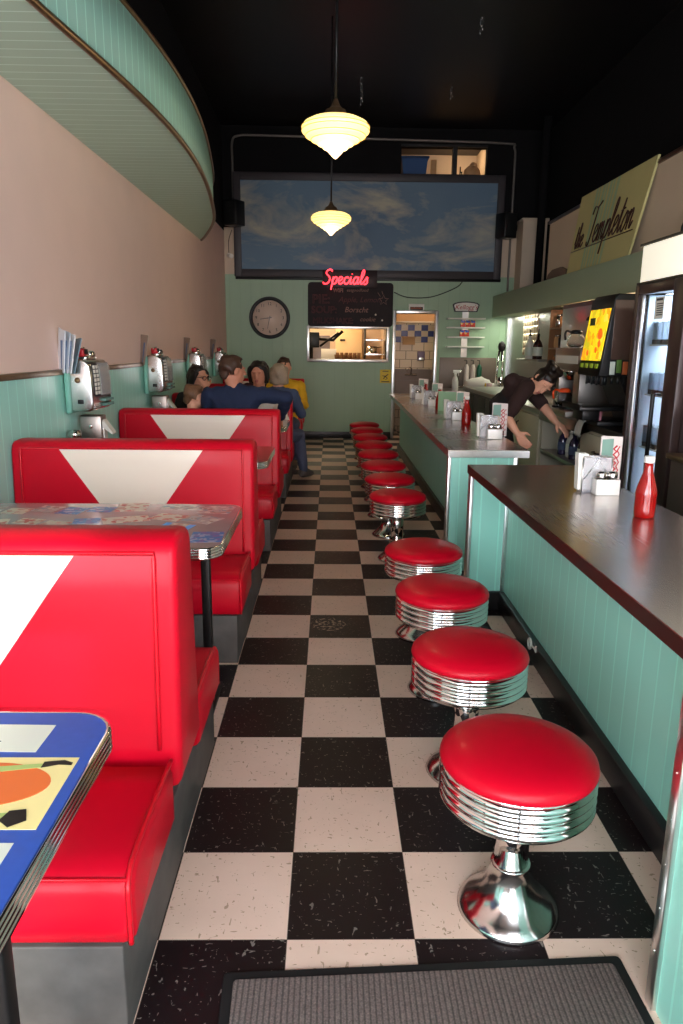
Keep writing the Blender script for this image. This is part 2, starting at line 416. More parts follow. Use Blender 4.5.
xs = [LW, -1.36, WX0, WX1, DX0, LX0, DX1, LX1, 2.44, RW]; zs = [0, WZ0, WZ1, DZ, 2.4, 3.05, LZ0, LZ1, CEIL]
struct(wall_cells(xs, zs, BW, BW + .12, hole, mf).build('wall_back', ['mint', 'black', 'creamwall']), 'mint green back wall, black above', 'wall')
b = MB().span((RW, FRONT, 0), (RW + .12, BW + .12, CEIL), mi=0)
struct(b.build('wall_right', ['black']), 'black upper wall on the right', 'wall')
b = MB().span((2.68, 1.0, 0), (2.74, BW, 1.83), mi=0).span((2.676, 7.6, .86), (2.681, 11.14, 1.83), mi=1)
b.span((2.64, 11.05, .85), (2.68, 11.149, 1.83), mi=2)
struct(b.build('wall_service', ['creamwall', 'steel2', 'alu']), 'service wall behind the back counter, steel clad near the far end', 'wall')
# band over the back counter, with its cover and the set back cream wall on top
b = MB().span((2.42, 1.0, 1.825), (2.74, BW, 2.13), .006, 0)
b.span((2.70, 1.0, 2.09), (RW, BW, 2.13), mi=0)
struct(b.build('soffit_right', ['mintp']), 'mint green band above the back counter', 'soffit')
b = MB().span((2.52, 1.0, 2.13), (2.60, 8.78, 2.77), mi=0).span((2.50, 1.0, 2.77), (2.62, 8.80, 2.80), .004, 1)
struct(b.build('wall_parapet', ['creamwall', 'slabedge']), 'cream low wall above the mint band', 'wall')
b = MB().span((2.72, 10.8, 2.13), (3.06, BW, 3.13), mi=0).span((2.70, 10.78, 3.13), (3.08, BW, 3.17), .004, 0)
struct(b.build('column', ['creamwall']), 'cream boxed column in the far right corner', 'column')
struct(MB().tube([(2.90, 10.55, 2.13), (2.90, 10.55, CEIL)], .055, 14).build('trim_3', 'black'), 'black vertical pipe on the right wall', 'pipe')
# left soffit with its curved edge
edge = spline([(LW + .001, .2), (-1.36, 1.2), (-1.2, 2.2), (-1.09, 3.1), (-1.0, 3.8), (-.945, 4.4), (-.925, 5.0), (-.945, 5.7), (-1.025, 6.6), (-1.17, 7.7), (-1.40, 8.65), (LW + .001, 9.15)], 6)
pl = [(p.x, p.y) for p in edge]
pts = [Vector((x, y, 0)) for x, y in pl]
t = bmesh.new()
A = [t.verts.new((x, y, 2.60)) for x, y in pl]; B = [t.verts.new((x, y, 2.96)) for x, y in pl]
t.faces.new(A); t.faces.new(B[::-1])
for i in range(len(pl) - 1):
    f = t.faces.new([A[i], A[i + 1], B[i + 1], B[i]]); f.material_index = 1; f.smooth = True
b = MB()
for v in t.verts: pass
vm = {v: b.bm.verts.new(v.co) for v in t.verts}
for f in t.faces:
    g = b.bm.faces.new([vm[v] for v in f.verts]); g.material_index = f.material_index; g.smooth = f.smooth
t.free()
b.tube([(x + .004, y, 2.602) for x, y in pl], .016, 8, 2); b.tube([(x + .004, y, 2.958) for x, y in pl], .013, 8, 2)
struct(b.build('soffit_left', ['soff_b', 'soff_f', 'bronze']), 'curved teal board soffit above the booths', 'soffit')
# door and service window trim
b = MB().span((DX0 - .045, BW - .02, 0), (DX0, BW + .13, DZ + .045), .004).span((DX1, BW - .02, 0), (DX1 + .045, BW + .13, DZ + .045), .004).span((DX0, BW - .02, DZ), (DX1, BW + .13, DZ + .045), .004)
struct(b.build('door_1', ['alu']), 'pale metal frame of the open kitchen doorway', 'doorway')
b = MB().span((WX0 - .04, BW - .02, WZ0 - .04), (WX0, BW + .13, WZ1 + .04), .003).span((WX1, BW - .02, WZ0 - .04), (WX1 + .04, BW + .13, WZ1 + .04), .003)
b.span((WX0, BW - .02, WZ1), (WX1, BW + .13, WZ1 + .04), .003).span((WX0, BW - .05, WZ0 - .045), (WX1, BW + .13, WZ0), .003)
struct(b.build('window_1', ['alu']), 'metal framed kitchen pass-through opening', 'window')
b = MB().span((LX0, BW - .015, LZ0 - .02), (LX1, BW, LZ0)).span((LX0, BW - .015, LZ1), (LX1, BW, LZ1 + .03)).span((1.74, BW - .01, LZ0), (1.80, BW + .1, LZ1))
struct(b.build('trim_4', ['blackm']), 'dark frame of the loft opening above the mural', 'trim')
struct(MB().span((LW + .02, BW - .015, 0), (DX0 - .045, BW, .10), .003).build('baseboard_back', 'kick'), 'black baseboard of the back wall', 'baseboard')
# kitchen, washing up corner and loft behind the back wall
b = MB().span((LW, 13.6, 0), (.96, 13.7, 2.5)).span((LW - .1, BW + .12, 0), (LW, 13.7, 2.5)).span((.92, BW + .12, 0), (.97, 13.6, 2.5)).span((LW, BW + .12, 2.4), (.97, 13.7, 2.5))
struct(b.build('wall_kitchen', ['creamwall']), 'cream kitchen walls seen through the pass-through', 'wall')
b = MB().span((.97, 12.4, 0), (2.4, 12.5, 2.5), mi=0).span((2.3, BW + .12, 0), (2.4, 12.5, 2.5), mi=1).span((.97, BW + .12, 2.4), (2.4, 12.5, 2.5), mi=1).span((.97, 12.37, 1.80), (2.3, 12.4, 2.4), mi=2)
struct(b.build('wall_tiled', ['ktile', 'creamwall', 'tan']), 'cream tiled wall with blue checks seen through the doorway', 'wall')
b = MB().span((.9, 12.6, 3.7), (2.4, 12.7, CEIL)).span((.85, BW + .12, 3.7), (.9, 12.7, CEIL)).span((2.35, BW + .12, 3.7), (2.4, 12.7, CEIL)).span((.9, BW + .12, 3.7), (2.4, 12.7, 3.77))
struct(b.build('wall_loft', ['creamwall']), 'cream walls of the loft store above the mural', 'wall')
# street front behind the camera: header, sills, piers (open glazing)
b = MB().span((LW - .1, FRONT - .12, 3.0), (RW, FRONT, CEIL), mi=0).span((LW - .1, FRONT - .12, 0), (.05, FRONT, .5), mi=0).span((1.1, FRONT - .12, 0), (RW, FRONT, .6), mi=0)
for x in (LW - .05, .05, 1.1, 2.2, RW - .05): b.span((x - .04, FRONT - .12, 0), (x + .04, FRONT, 3.0), mi=1)
b.span((LW - .1, FRONT - .12, 2.5), (.05, FRONT, 3.0), mi=0).span((LW, FRONT - .1, 2.2), (RW, FRONT - .02, 2.28), mi=1)
b.span((-.05, FRONT - .12, 0), (.12, FRONT, 3.0), mi=1)
struct(b.build('wall_front', ['plaster', 'blackm']), 'street front with large windows', 'wall')

struct(MB().span((-.02, -9, 0), (3.8, -8, 6.7)).build('sun_blocker', 'plaster'), 'pale unseen block added outside to stop the sun', 'sun blocker')  # unseen block, added to keep direct sun out of door and right windows
# ------------------------------------------------------------------ booths
def seat_prof(sgn):
    # y measured away from the centre of the booth, z up
    P = [(.17, .224), (.545, .224), (.558, .232), (.562, .27), (.562, .335), (.552, .362), (.53, .380), (.48, .388), (.38, .386), (.25, .378), (.17, .372)]
    return [(sgn * y, z) for y, z in P]
def back_prof():
    R = [(.142, .30), (.128, .40), (.115, .60), (.104, .80), (.097, .88), (.088, .905), (.068, .921), (.0, .926)]
    return R + [(-y, z) for y, z in R[-2::-1]]
XL, XR = -.575, .585
def front_y(z):     # front face of the back, local y (negative side)
    P = [(.30, .142), (.40, .128), (.60, .115), (.80, .104), (.88, .097), (.905, .088), (.921, .068)]
    for (a, ya), (c_, yc) in zip(P, P[1:]):
        if a <= z <= c_: return -(ya + (yc - ya) * (z - a) / (c_ - a))
    return -.097
def make_booth(label, single=False):
    root = thing('booth_bench', label, 'booth', group='red vinyl booth benches')
    ylo, yhi = -.56, (.13 if single else .56)
    MB().span((XL, ylo, 0), (XR - .035, yhi, .222), .004).build('plinth', 'base', root)
    for sg in ((-1,) if single else (-1, 1)):
        b = MB(); P = seat_prof(sg)
        b.prism(P if sg > 0 else P[::-1], XL, XR - .01, 'yz', 0, .022)
        s = b.build('seat', 'red', root)
        b = MB()   # welt round the top edge of the cushion's aisle side and its front edge
        b.tube(spline([(XR - .022, sg * .15, .376), (XR - .02, sg * .35, .388), (XR - .02, sg * .50, .386), (XR - .02, sg * .548, .366), (XR - .017, sg * .562, .33), (XR - .017, sg * .562, .232)], 5), .0055, 6)
        b.tube([(XR - .02, sg * .5495, .367), (XL + .02, sg * .5495, .367)], .004, 6)
        b.build('welt', 'redpipe', s)
    b = MB(); b.prism(back_prof(), XL, XR, 'yz', 0, .02); bk = b.build('backrest', 'red', root)
    for sg in (-1, 1):
        # padded face panel with a welt, standing slightly proud of the back
        zs_ = [.395, .5, .62, .74, .84, .88, .893]
        b = MB(); w = []
        for x in (XR - .052, XL + .05):
            w.append([(x, sg * -front_y(z) + sg * .006, z) for z in zs_])
        b.tube(w[0] + w[1][::-1], .0055, 6)
        b.build('welt', 'redpipe', bk)
        b = MB()   # pale trapezoid set into the back
        zt, zb = .886, .41
        n = 10; L = []; R = []
        for k in range(n + 1):
            z = zt + (zb - zt) * k / n
            h_ = max(.012, .342 - (.886 - z) * .70)
            y = sg * (-front_y(z) + .0035)
            L.append((.0 - h_, y, z)); R.append((.0 + h_, y, z))
        for k in range(n): b.quad([L[k], R[k], R[k + 1], L[k + 1]], 0)
        t = b.bm; bmesh.ops.recalc_face_normals(t, faces=t.faces[:])
        g = bmesh.ops.extrude_face_region(t, geom=t.faces[:]); bmesh.ops.translate(t, vec=(0, -sg * .012, 0), verts=[v for v in g['geom'] if isinstance(v, bmesh.types.BMVert)])
        b.build('inset_panel', 'cream', bk)['label'] = 'cream vinyl trapezoid panel'
    return root
BX = -.95
BF = [1.2, 2.99, 4.79, 6.59, 8.39]
BLAB = ['sunlit red booth bench nearest the camera, beside the blue table', 'red booth bench just behind the pinkish grey table', 'red booth bench that the man in navy leans over',
        'red booth bench between the man in navy and the grey haired woman', 'red booth bench behind the person in yellow']
b0 = make_booth(BLAB[0]); b0.location = (BX, BF[0] + .56, 0)
for f, l in zip(BF[1:], BLAB[1:]):
    o = dup(b0, (BX, f + .56, 0), l)
    for c in o.children:
        if c.name.startswith('seat'): c.scale.z = 1.12; c.location.z = -.027
e = make_booth('red booth bench against the back wall, last of the row', True); e.location = (BX, 10.55, 0)

# ------------------------------------------------------------------ tables
def make_table(name, label, topm, cards, x1=.59):
    root = thing(name, label, 'table', group='booth tables')
    x0, y0, y1 = -.575, -.335, .335
    b = MB().prism(rrect(x0, x1, y0, y1, .07, 6, (1, 0, 0, 1)), .695, .735, 'xy', 0)
    for q, mi in cards:
        b.prism(q, .7345, .7356, 'xy', mi)
    b.build('tabletop', topm, root)
    b = MB()
    for k in range(4):
        z = .6975 + k * .0098
        P = [(x, y, z + .003) for x, y in rrect(x0 - .001, x1 + .003, y0 - .003, y1 + .003, .072, 6, (1, 0, 0, 1))]
        b.tube(P, .0056, 6, 0, True)
    b.build('edge_band', 'chrome', root)
    for x in (.49, -.40):
        b = MB().box((x, 0, .355), (.034, .034, .68), .005)
        b.build('leg', 'blackm', root)
    b = MB()
    b.box((.05, 0, .688), (.96, .10, .012), .003); b.build('top_rail', 'blackm', root)
    for x in (.49, -.40): MB().box((x, 0, .012), (.05, .34, .024), .006).build('foot', 'blackm', root)
    return root
def R4(cx, cy, w, h, a=0):
    c, s = math.cos(a), math.sin(a)
    return [(cx + dx * c - dy * s, cy + dx * s + dy * c) for dx, dy in ((-w / 2, -h / 2), (w / 2, -h / 2), (w / 2, h / 2), (-w / 2, h / 2))]
def ellp(cx, cy, rx, ry, n=20, a=0): 
    return [(cx + rx * math.cos(2 * PI * k / n) * math.cos(a) - ry * math.sin(2 * PI * k / n) * math.sin(a), cy + rx * math.cos(2 * PI * k / n) * math.sin(a) + ry * math.sin(2 * PI * k / n) * math.cos(a)) for k in range(n)]
TC = [.85, 2.60, 4.385, 6.185, 7.985, 9.72]
c1 = card_mat('printed card red', rgb(222, 198, 178), [rgb(206, 150, 134), rgb(196, 92, 84), rgb(226, 206, 180)], 50)
c2 = card_mat('printed card blue', rgb(84, 124, 184), [rgb(120, 112, 166), rgb(160, 166, 200)], 60)
c3 = card_mat('printed card grey', rgb(186, 166, 162), [rgb(166, 132, 126), rgb(140, 150, 156), rgb(214, 198, 186)], 50)
c4 = mat('bright blue stripe', rgb(40, 150, 230), .3)
# the blue table: a letter slip, a poster card with an orange disc and pale green limbs
g = []
g.append((R4(.31, .253, .34, .085, -.02), 2))
g.append((R4(.325, .103, .46, .176, 0), 1))
g.append((R4(.277, -.09, .52, .155, 0), 2))
t1 = make_table('booth_table', 'blue topped booth table with pasted cards, in the near left corner', ['blue', 'cardc', 'slip'], g, .572)
b = MB()
OX, OY = .125, .078
b.prism([(x + OX, y + OY) for x, y in ellp(.30, .04, .11, .058, 44)], .7356, .7362, 'xy', 0)
limb1 = [(.02, .03), (.15, .062), (.28, .082), (.385, .095), (.385, .085), (.29, .066), (.16, .042), (.02, .0)]
limb2 = [(.05, .0), (.18, -.008), (.30, -.035), (.38, -.028), (.385, -.042), (.30, -.052), (.17, -.03), (.05, -.03)]
sh_ = lambda P: [(x + OX, y + OY) for x, y in P]
b.prism(sh_(limb1[::-1]), .7362, .7366, 'xy', 1); b.prism(sh_(limb2[::-1]), .7362, .7366, 'xy', 1)
b.prism(sh_([(.38, .083), (.405, .092), (.425, .090), (.425, .097), (.41, .104), (.38, .099)]), .7363, .7368, 'xy', 2)
b.prism(sh_([(.372, -.045), (.39, -.06), (.41, -.045), (.40, -.02), (.378, -.024)]), .7363, .7368, 'xy', 2)
b.prism(R4(.42, .028, .05, .022, .1), .7356, .7361, 'xy', 3)
for k in range(5): b.prism(R4(.28 + .01 * k, .28 - .013 * k, .20 - .02 * (k % 3), .002, -.02), .7356, .736, 'xy', 2)
top1 = [c for c in t1.children if c.name.startswith('tabletop')][0]
b.build('printed_cards', ['orange', 'green', 'blackpl', 'yellow'], top1)
t1.location = (BX, TC[0], 0)
random.seed(11)
def bar(a, b_, w_):
    d = Vector((b_[0] - a[0], b_[1] - a[1])).normalized(); n = Vector((-d.y, d.x)) * w_
    return [(a[0] - n.x, a[1] - n.y), (b_[0] - n.x, b_[1] - n.y), (b_[0] + n.x, b_[1] + n.y), (a[0] + n.x, a[1] + n.y)]
cards = [(R4(.155, .27, .12, .15, .1), 1), (R4(.5, .235, .13, .13, -.1), 3), (R4(.185, .06, .17, .10, .35), 1), (R4(.22, -.09, .17, .12, .1), 3), (R4(.34, .10, .13, .10, -.35), 1), (R4(.47, .07, .13, .11, -.5), 3), (R4(.39, -.08, .09, .16, -.25), 1),
         (bar((.325, -.14), (.361, .012), .013), 4), (bar((.417, -.154), (.452, -.02), .013), 4), (R4(.53, -.19, .11, .14, .05), 2), (R4(.36, .27, .17, .08, 0), 3)]
for gx in range(6):
    for gy in range(3):
        cards.append((R4(-.50 + .11 * gx + random.uniform(-.01, .01), -.2 + .2 * gy + random.uniform(-.03, .03), .095, random.uniform(.08, .13), random.uniform(-.3, .3)), random.choice((1, 3, 3, 1, 2))))
zz = 0
t2 = make_table('booth_table', 'pinkish grey booth table with faded cards under its top', ['t2', c1, c2, c3, c4], [])
b = MB()
for q, mi in cards:
    zz += .00004; b.prism(q, .7345 + zz, .7352 + zz, 'xy', mi - 1)
b.build('printed_cards', [c1, c2, c3, c4], [c for c in t2.children if c.name.startswith('tabletop')][0])
t2.location = (BX, TC[1], 0)
t3 = make_table('booth_table', 'brown topped booth table glimpsed over the second bench', ['t3', c1], []); t3.location = (BX, TC[2], 0)
dup(t3, (BX, TC[3], 0), 'booth table where the man in navy and the boy sit')
dup(t3, (BX, TC[4], 0), 'booth table between the grey haired woman and the person in yellow')
dup(t3, (BX, TC[5], 0), 'booth table nearest the back wall, under the clock')
# ------------------------------------------------------------------ stools
def make_stool(label):
    root = thing('counter_stool', label, 'stool', group='red topped counter stools')
    MB().lathe([(.0, 0), (.122, 0), (.126, .006), (.121, .015), (.106, .028), (.085, .046), (.067, .070), (.055, .098), (.0475, .128), (.049, .133), (.0475, .138), (.0, .138)], seg=48).build('base', 'chrome_d', root)
    MB().lathe([(.042, .135), (.042, .335), (.0, .335)], seg=32).build('post', 'chrome', root)
    prof = [(.0, .312), (.150, .312), (.176, .316)]
    for k in range(4):
        z = .321 + k * .022
        prof += [(.180, z), (.1845, z + .005), (.186, z + .0095), (.1845, z + .014), (.180, z + .019), (.1765, z + .0205)]
    prof += [(.177, .411), (.0, .411)]
    MB().lathe(prof, seg=56).build('seat_ring', 'chrome', root)
    prof = [(.0, .41), (.176, .41), (.184, .414), (.187, .422), (.184, .433), (.173, .444), (.148, .455), (.11, .462), (.06, .4665), (.0, .468)]
    s = MB().lathe(prof, seg=56).build('cushion', 'red', root)
    return root
s0 = make_stool('red chrome stool nearest the camera, its whole flared base in view'); s0.location = (.457, 1.55, 0)
near = ['second red stool along the near counter, its flared base half hidden behind the front one', 'third red stool along the near counter, just past the ring shaped hook', 'red stool at the far end of the near counter, a bright streak across its seat']
for y, l in zip((2.155, 2.745, 3.33), near): dup(s0, (.455, y, 0), l)
nth = ['first', 'second', 'third', 'fourth', 'fifth', 'sixth', 'seventh']
for k in range(8):
    y = 4.62 + k * .628
    l = ('dark red stool at the far counter, %s from the counter end facing the camera' % nth[k]) if k < 7 else 'dark red stool at the far counter, last one before the back wall'
    dup(s0, (.45 - .002 * k, y, 0), l)

# ------------------------------------------------------------------ counters
def slab(root, pts, z=.775, th=.045):
    b = MB(); b.prism(pts, z - .004, z, 'xy', 0); b.build('worktop', 'steel', root)
    b = MB(); n = len(pts)
    b.prism(pts, z - th, z - .004, 'xy', 0); b.build('edge_band', 'slabedge' if pts[0][1] < 3.9 else 'alu', root)
nc = thing('lunch_counter', 'near lunch counter with brown edged steel top and teal panelled front', 'counter')
slab(nc, [(.69, .25), (1.34, .25), (1.305, 3.78), (.735, 3.78), (.766, 1.16), (.69, 1.16)])
b = MB(); b.span((.945, 1.28, .0), (1.27, 3.70, .735)); b.build('front_panel', 'teal_y', nc)
b = MB(); b.span((.742, 3.70, 0), (1.27, 3.755, .735)); b.build('end_panel', 'teal_x', nc)
b = MB(); b.span((.705, .3, 0), (1.27, 1.28, .735)); b.build('end_cabinet', 'teal_y', nc)
for a, c in (((.738, 3.692, .0), (.756, 3.762, .733)), ((.925, 3.685, .10), (.945, 3.701, .733)), ((.694, 1.255, .0), (.712, 1.288, .733))):
    b = MB().span(a, c, .002)
    for k in range(6): b.ell(((a[0] + .008) if a[1] > 3 else a[0], (a[1]) if a[1] > 3 else (a[1] + .016), .14 + k * .105), (.0024, .0022, .0024))
    b.build('corner_strip', 'alu', nc)
b = MB(); b.span((.915, 1.28, 0), (.946, 3.685, .10), .004).span((.746, 3.67, 0), (.93, 3.70, .10), .004); b.build('kick_plate', 'kick', nc)
h = thing('ring_hook', 'small white ring hook on the foot of the near counter', 'hook', (.912, 3.02, .085))
b = MB(); b.tube([(-.012 * 0 - .006, .022 * math.cos(a), .022 * math.sin(a)) for a in [2 * PI * k / 16 for k in range(16)]], .006, 6, 0, True); b.build('ring', 'white', h)
b = MB(); b.tube([(-.004, -.022, 0), (.0, -.06, 0), (.012, -.07, 0)], .005, 6).ell((.005, -.065, 0), (.008, .016, .016)); b.build('shank', 'white', h)

fc = thing('lunch_counter', 'far lunch counter with pale steel edge, running to the back wall', 'counter')
slab(fc, [(.72, 4.33), (1.215, 4.33), (1.215, 9.75), (.80, 9.75)])
b = MB(); b.span((.945, 4.42, 0), (1.15, 9.7, .735)); b.build('front_panel', 'teal_y', fc)
b = MB(); b.span((.735, 4.365, 0), (1.15, 4.42, .735)); b.build('end_panel', 'teal_x', fc)
for a, c in (((.728, 4.358, 0), (.746, 4.425, .733)), ((1.128, 4.355, .0), (1.152, 4.37, .733))): MB().span(a, c, .002).build('corner_strip', 'alu', fc)
b = MB(); b.span((.915, 4.42, 0), (.946, 9.70, .10), .004); b.build('kick_plate', 'kick', fc)

# ------------------------------------------------------------------ things on the counters
CZ = .7755
def make_ketchup(label, group='ketchup bottles on the counters'):
    root = thing('ketchup_bottle', label, 'bottle', group=group)
    prof = [(.0, 0), (.030, 0), (.034, .004), (.0345, .03), (.034, .075), (.0355, .082), (.034, .09), (.030, .108), (.022, .135), (.016, .155), (.0135, .172), (.0135, .192), (.0, .192)]
    b = MB().lathe(prof, seg=10 * 4).build('bottle_body', 'ketchup', root)
    b = MB().lathe([(.0, .188), (.0165, .188), (.017, .192), (.017, .205), (.015, .21), (.0, .21)], seg=32)
    b.build('cap', 'cap', root)
    return root
k0 = make_ketchup('red ketchup bottle on the near counter, at the right edge'); k0.location = (1.163, 2.58, CZ); k0.scale = (1.12, 1.12, 1.08)
for (x, y), l in zip(((1.095, 5.79), (1.085, 7.19), (1.088, 8.25)), ('ketchup bottle on the far counter nearest the camera', 'middle ketchup bottle of the three on the far counter', 'ketchup bottle on the far counter nearest the back wall')): dup(k0, (x, y, CZ), l)
protos = {}
def condiments(x, y, where, full=True):
    """a clear napkin holder with menus, and a white packet dish with two shakers, in front of it"""
    if not protos:
        r = thing('napkin_holder', '', 'napkin holder', group='clear napkin holders on the counters')
        b = MB()
        b.span((-.062, -.030, 0), (.062, .030, .006), .002).span((-.062, -.030, 0), (.062, -.026, .155), .0015).span((-.062, .026, 0), (.062, .030, .155), .0015)
        b.build('holder_body', 'clearp', r)
        b = MB(); b.tube([(-.062, -.032, .156), (.062, -.032, .156)], .003, 6).tube([(-.062, -.032, .003), (-.062, -.032, .156)], .003, 6).tube([(.062, -.032, .003), (.062, -.032, .156)], .003, 6)
        b.tube([(-.055, -.033, .06), (.004, -.033, .145), (.055, -.033, .07)], .0025, 6)
        b.build('wire_frame', 'alu', r)
        protos['holder'] = r
        r = thing('napkin_stack', '', 'napkins', group='white paper napkins in the holders')
        b = MB()
        for k in range(7):
            xx = -.052 - .004 * k
            b.prism([(xx, .006), (xx + .012, .006), (xx + .014, .16 - .004 * (k % 3)), (xx - .006 - .002 * (k % 2), .165 - .003 * (k % 2))], -.022 + .002 * (k % 3), .022 - .003 * (k % 2), 'xz', 0)
        b.prism([(-.05, .006), (.045, .006), (.045, .13), (-.05, .145)], -.02, .02, 'xz', 0)
        b.build('napkins', 'paper', r)
        protos['napkins'] = r
        r = thing('menu', '', 'menu', group='printed menus behind the napkin holders')
        b = MB().prism([(-.055, 0), (.055, 0), (.055, .205), (-.055, .215)], -.002, .002, 'xz', 0); b.build('page', mat('pale menu page', rgb(226, 214, 208), .5, vary=.04), r); MB().box((-.02, -.0025, .165), (.06, .002, .075)).build('green_block', mat('soft green print', rgb(130, 164, 150), .5), r)
        b = MB().tube([(.022 + .009 * (-1) ** k_, -.003, .012 + .0115 * k_) for k_ in range(15)], .0042, 5).tube([(.04 + .006 * (-1) ** k_, -.003, .01 + .016 * k_) for k_ in range(11)], .003, 5); b.build('red_scribble', mat('red menu strip', rgb(190, 40, 46), .5), r)
        r.scale = (1.1, 1, 1.1); protos['menu'] = r
        r = thing('packet_dish', '', 'dish', group='white packet dishes on the counters')
        b = MB(); h_ = .062
        b.span((-.045, -.026, 0), (.045, .026, .006), .002).span((-.045, -.026, 0), (.045, -.021, h_), .002).span((-.045, .021, 0), (.045, .026, h_), .002).span((-.045, -.026, 0), (-.040, .026, h_), .002).span((.040, -.026, 0), (.045, .026, h_), .002)
        b.build('dish_body', 'ceramic', r)
        b = MB()
        for k in range(9): b.box((-.034 + .0085 * k, .0165, .034), (.005, .006, .054), 0, 0 if k % 3 else 1)
        b.build('packets', ['paper', 'yellow'], r)
        b = MB().tube([(.046, 0, .012), (.056, 0, .014), (.056, 0, .026), (.046, 0, .03)], .003, 6).tube([(.046, 0, .034), (.056, 0, .036), (.056, 0, .046), (.046, 0, .05)], .003, 6); b.build('handle', 'blackm', r)
        r.scale = (1.12, 1.12, 1.1); protos['dish'] = r
        r = thing('spice_shaker', '', 'shaker', group='glass spice shakers in the packet dishes')
        MB().lathe([(0, 0), (.017, 0), (.018, .004), (.0175, .05), (.015, .058), (0, .058)], seg=20).build('jar', 'glass', r)
        MB().lathe([(0, .004), (.0145, .004), (.0145, .034), (0, .034)], seg=16).build('spice', mat('brown spice', rgb(150, 96, 50), .8, vary=.4, vscale=300), r)
        MB().lathe([(.0185, .054), (.0195, .056), (.0195, .070), (.016, .076), (.0, .079)], seg=20).build('lid', 'chrome_d', r)
        r.scale = (1.2, 1.2, 1.2); protos['shaker'] = r
        fresh = True
    else: fresh = False
    def put(key, loc, label, rz=0):
        if fresh: o = protos[key]; o.location = loc; o['label'] = label; o.rotation_euler.z = rz; return o
        return dup(protos[key], loc, label, rz)
    Z = CZ
    put('holder', (x, y, Z), 'clear wire-fronted napkin holder ' + where)
    put('napkins', (x, y, Z + .006), 'white paper napkins fanned in the holder ' + where)
    m = put('menu', (x + .085, y + .06, Z), 'red striped menu standing by the holder ' + where, .45)
    dup(protos['menu'], (x + .10, y + .085, Z), 'pale green menu behind the striped one ' + where, .45)
    put('dish', (x + .03, y - .062, Z), 'white packet dish before the holder ' + where)
    put('shaker', (x + .007, y - .062, Z + .0072), 'left glass spice shaker in the dish ' + where)
    dup(protos['shaker'], (x + .053, y - .062, Z + .0072), 'right glass spice shaker in the dish ' + where)
condiments(1.145, 3.06, 'on the near counter')
condiments(1.09, 4.95, 'on the far counter end by the waitress')
condiments(1.065, 6.25, 'second along the far counter')
condiments(1.06, 7.75, 'third along the far counter')
condiments(1.045, 8.80, 'at the back wall end of the far counter')

# ------------------------------------------------------------------ door mat
r = thing('door_mat', 'grey ribbed carpet mat with black rubber edge on the floor', 'mat', (.255, .715, 0), math.radians(2.6))
MB().prism(rrect(-.455, .455, -.66, .66, .01, 3), 0.001, .006, 'xy', 0, .002).build('rubber_edge', 'rubber', r)
MB().prism(rrect(-.432, .432, -.637, .637, .01, 3), 0.002, .010, 'xy', 0, .002).build('carpet', 'mat_rib', r)

# ------------------------------------------------------------------ lamps
def make_lamp(label):
    root = thing('pendant_lamp', label, 'lamp', group='schoolhouse pendant lamps')
    prof = [(.055, .10), (.10, .098), (.150, .088), (.185, .070), (.198, .050), (.200, .034), (.196, .022)]
    r_, z = .196, .022
    for k in range(4):
        prof += [(r_ - .008, z - .004), (r_ - .020, z - .020)]; r_ -= .034; z -= .022; prof += [(r_ + .012, z)]
    prof += [(.05, -.075), (.035, -.092), (.018, -.108), (.006, -.118), (.0, -.120)]
    MB().lathe(prof, seg=48).build('lamp_shade', 'shade', root)
    b = MB()
    for (rr, zz_) in ((.1995, .05), (.199, .03), (.178, .002), (.145, -.02)): b.tube([(rr * math.cos(2 * PI * k / 40), rr * math.sin(2 * PI * k / 40), zz_) for k in range(40)], .0022, 4, 0, True)
    b.build('shade_lines', mat('amber band', rgb(196, 160, 70), .5, emit=rgb(210, 160, 60), estr=.8), [c for c in root.children][0])
    MB().lathe([(.056, .096), (.078, .100), (.080, .112), (.066, .118), (.060, .140), (.040, .150), (.026, .165), (.012, .20), (.0, .2)], seg=32).build('fitter', 'bronze', root)
    MB().tube([(0, 0, .19), (.003, .001, .6), (.0, 0, 1.2), (0, 0, CEIL - 2.578)], .0085, 8).build('rod', 'blackm', root)
    return root
l0 = make_lamp('lit milk glass pendant lamp nearer the camera'); l0.location = (.025, 4.62, 2.578)
dup(l0, (.003, 7.65, 2.578), 'smaller looking lit pendant lamp in front of the mural')
for nm, (x, y, n) in {'short ceiling hook nearer the camera, right of the front lamp': (1.396, 7.56, 2), 'short ceiling hook above the loft opening': (1.42, 9.4, 2), 'longer hook chain hanging just right of the front pendant lamp': (.346, 9.14, 4)}.items():
    b = MB()
    for k in range(n):
        b.tube([(.014 * math.cos(a), 0, -.02 - k * .075 - .036 * (1 - math.sin(a))) for a in [2 * PI * j / 12 for j in range(12 if k < n - 1 else 9)]], .0035, 5, 0, k < n - 1)
    b.tube([(0, 0, 0), (0, 0, -.03)], .003, 5)
    o = b.build('ceiling_hook', 'chrome_d'); o.location = (x, y, CEIL); tag(o, nm, 'hook', 'ceiling hooks')

# ------------------------------------------------------------------ back wall
r = thing('mural', 'large cloudy sky mural in a dark frame on the back wall', 'mural', (.55, BW - .04, 3.075))
W2, H2 = 1.93, .69
MB().span((-W2, -.01, -H2), (W2, .03, H2)).build('canvas', 'mural', r)
b = MB(); f = .085
b.span((-W2 - .02, -.035, -H2 - .02), (-W2 + f, .035, H2 + .02), .008).span((W2 - f, -.035, -H2 - .02), (W2 + .02, .035, H2 + .02), .008).span((-W2 + f, -.035, -H2 - .02), (W2 - f, .035, -H2 + f), .008).span((-W2 + f, -.035, H2 - f), (W2 - f, .035, H2 + .02), .008)
b.build('frame', 'fgrey', r)
o = MB().box((0, 0, 0), (3.9, .05, .045), .005).build('picture_ledge', 'blackm'); o.location = (.56, BW - .026, 2.352); tag(o, 'thin dark ledge under the mural', 'ledge')
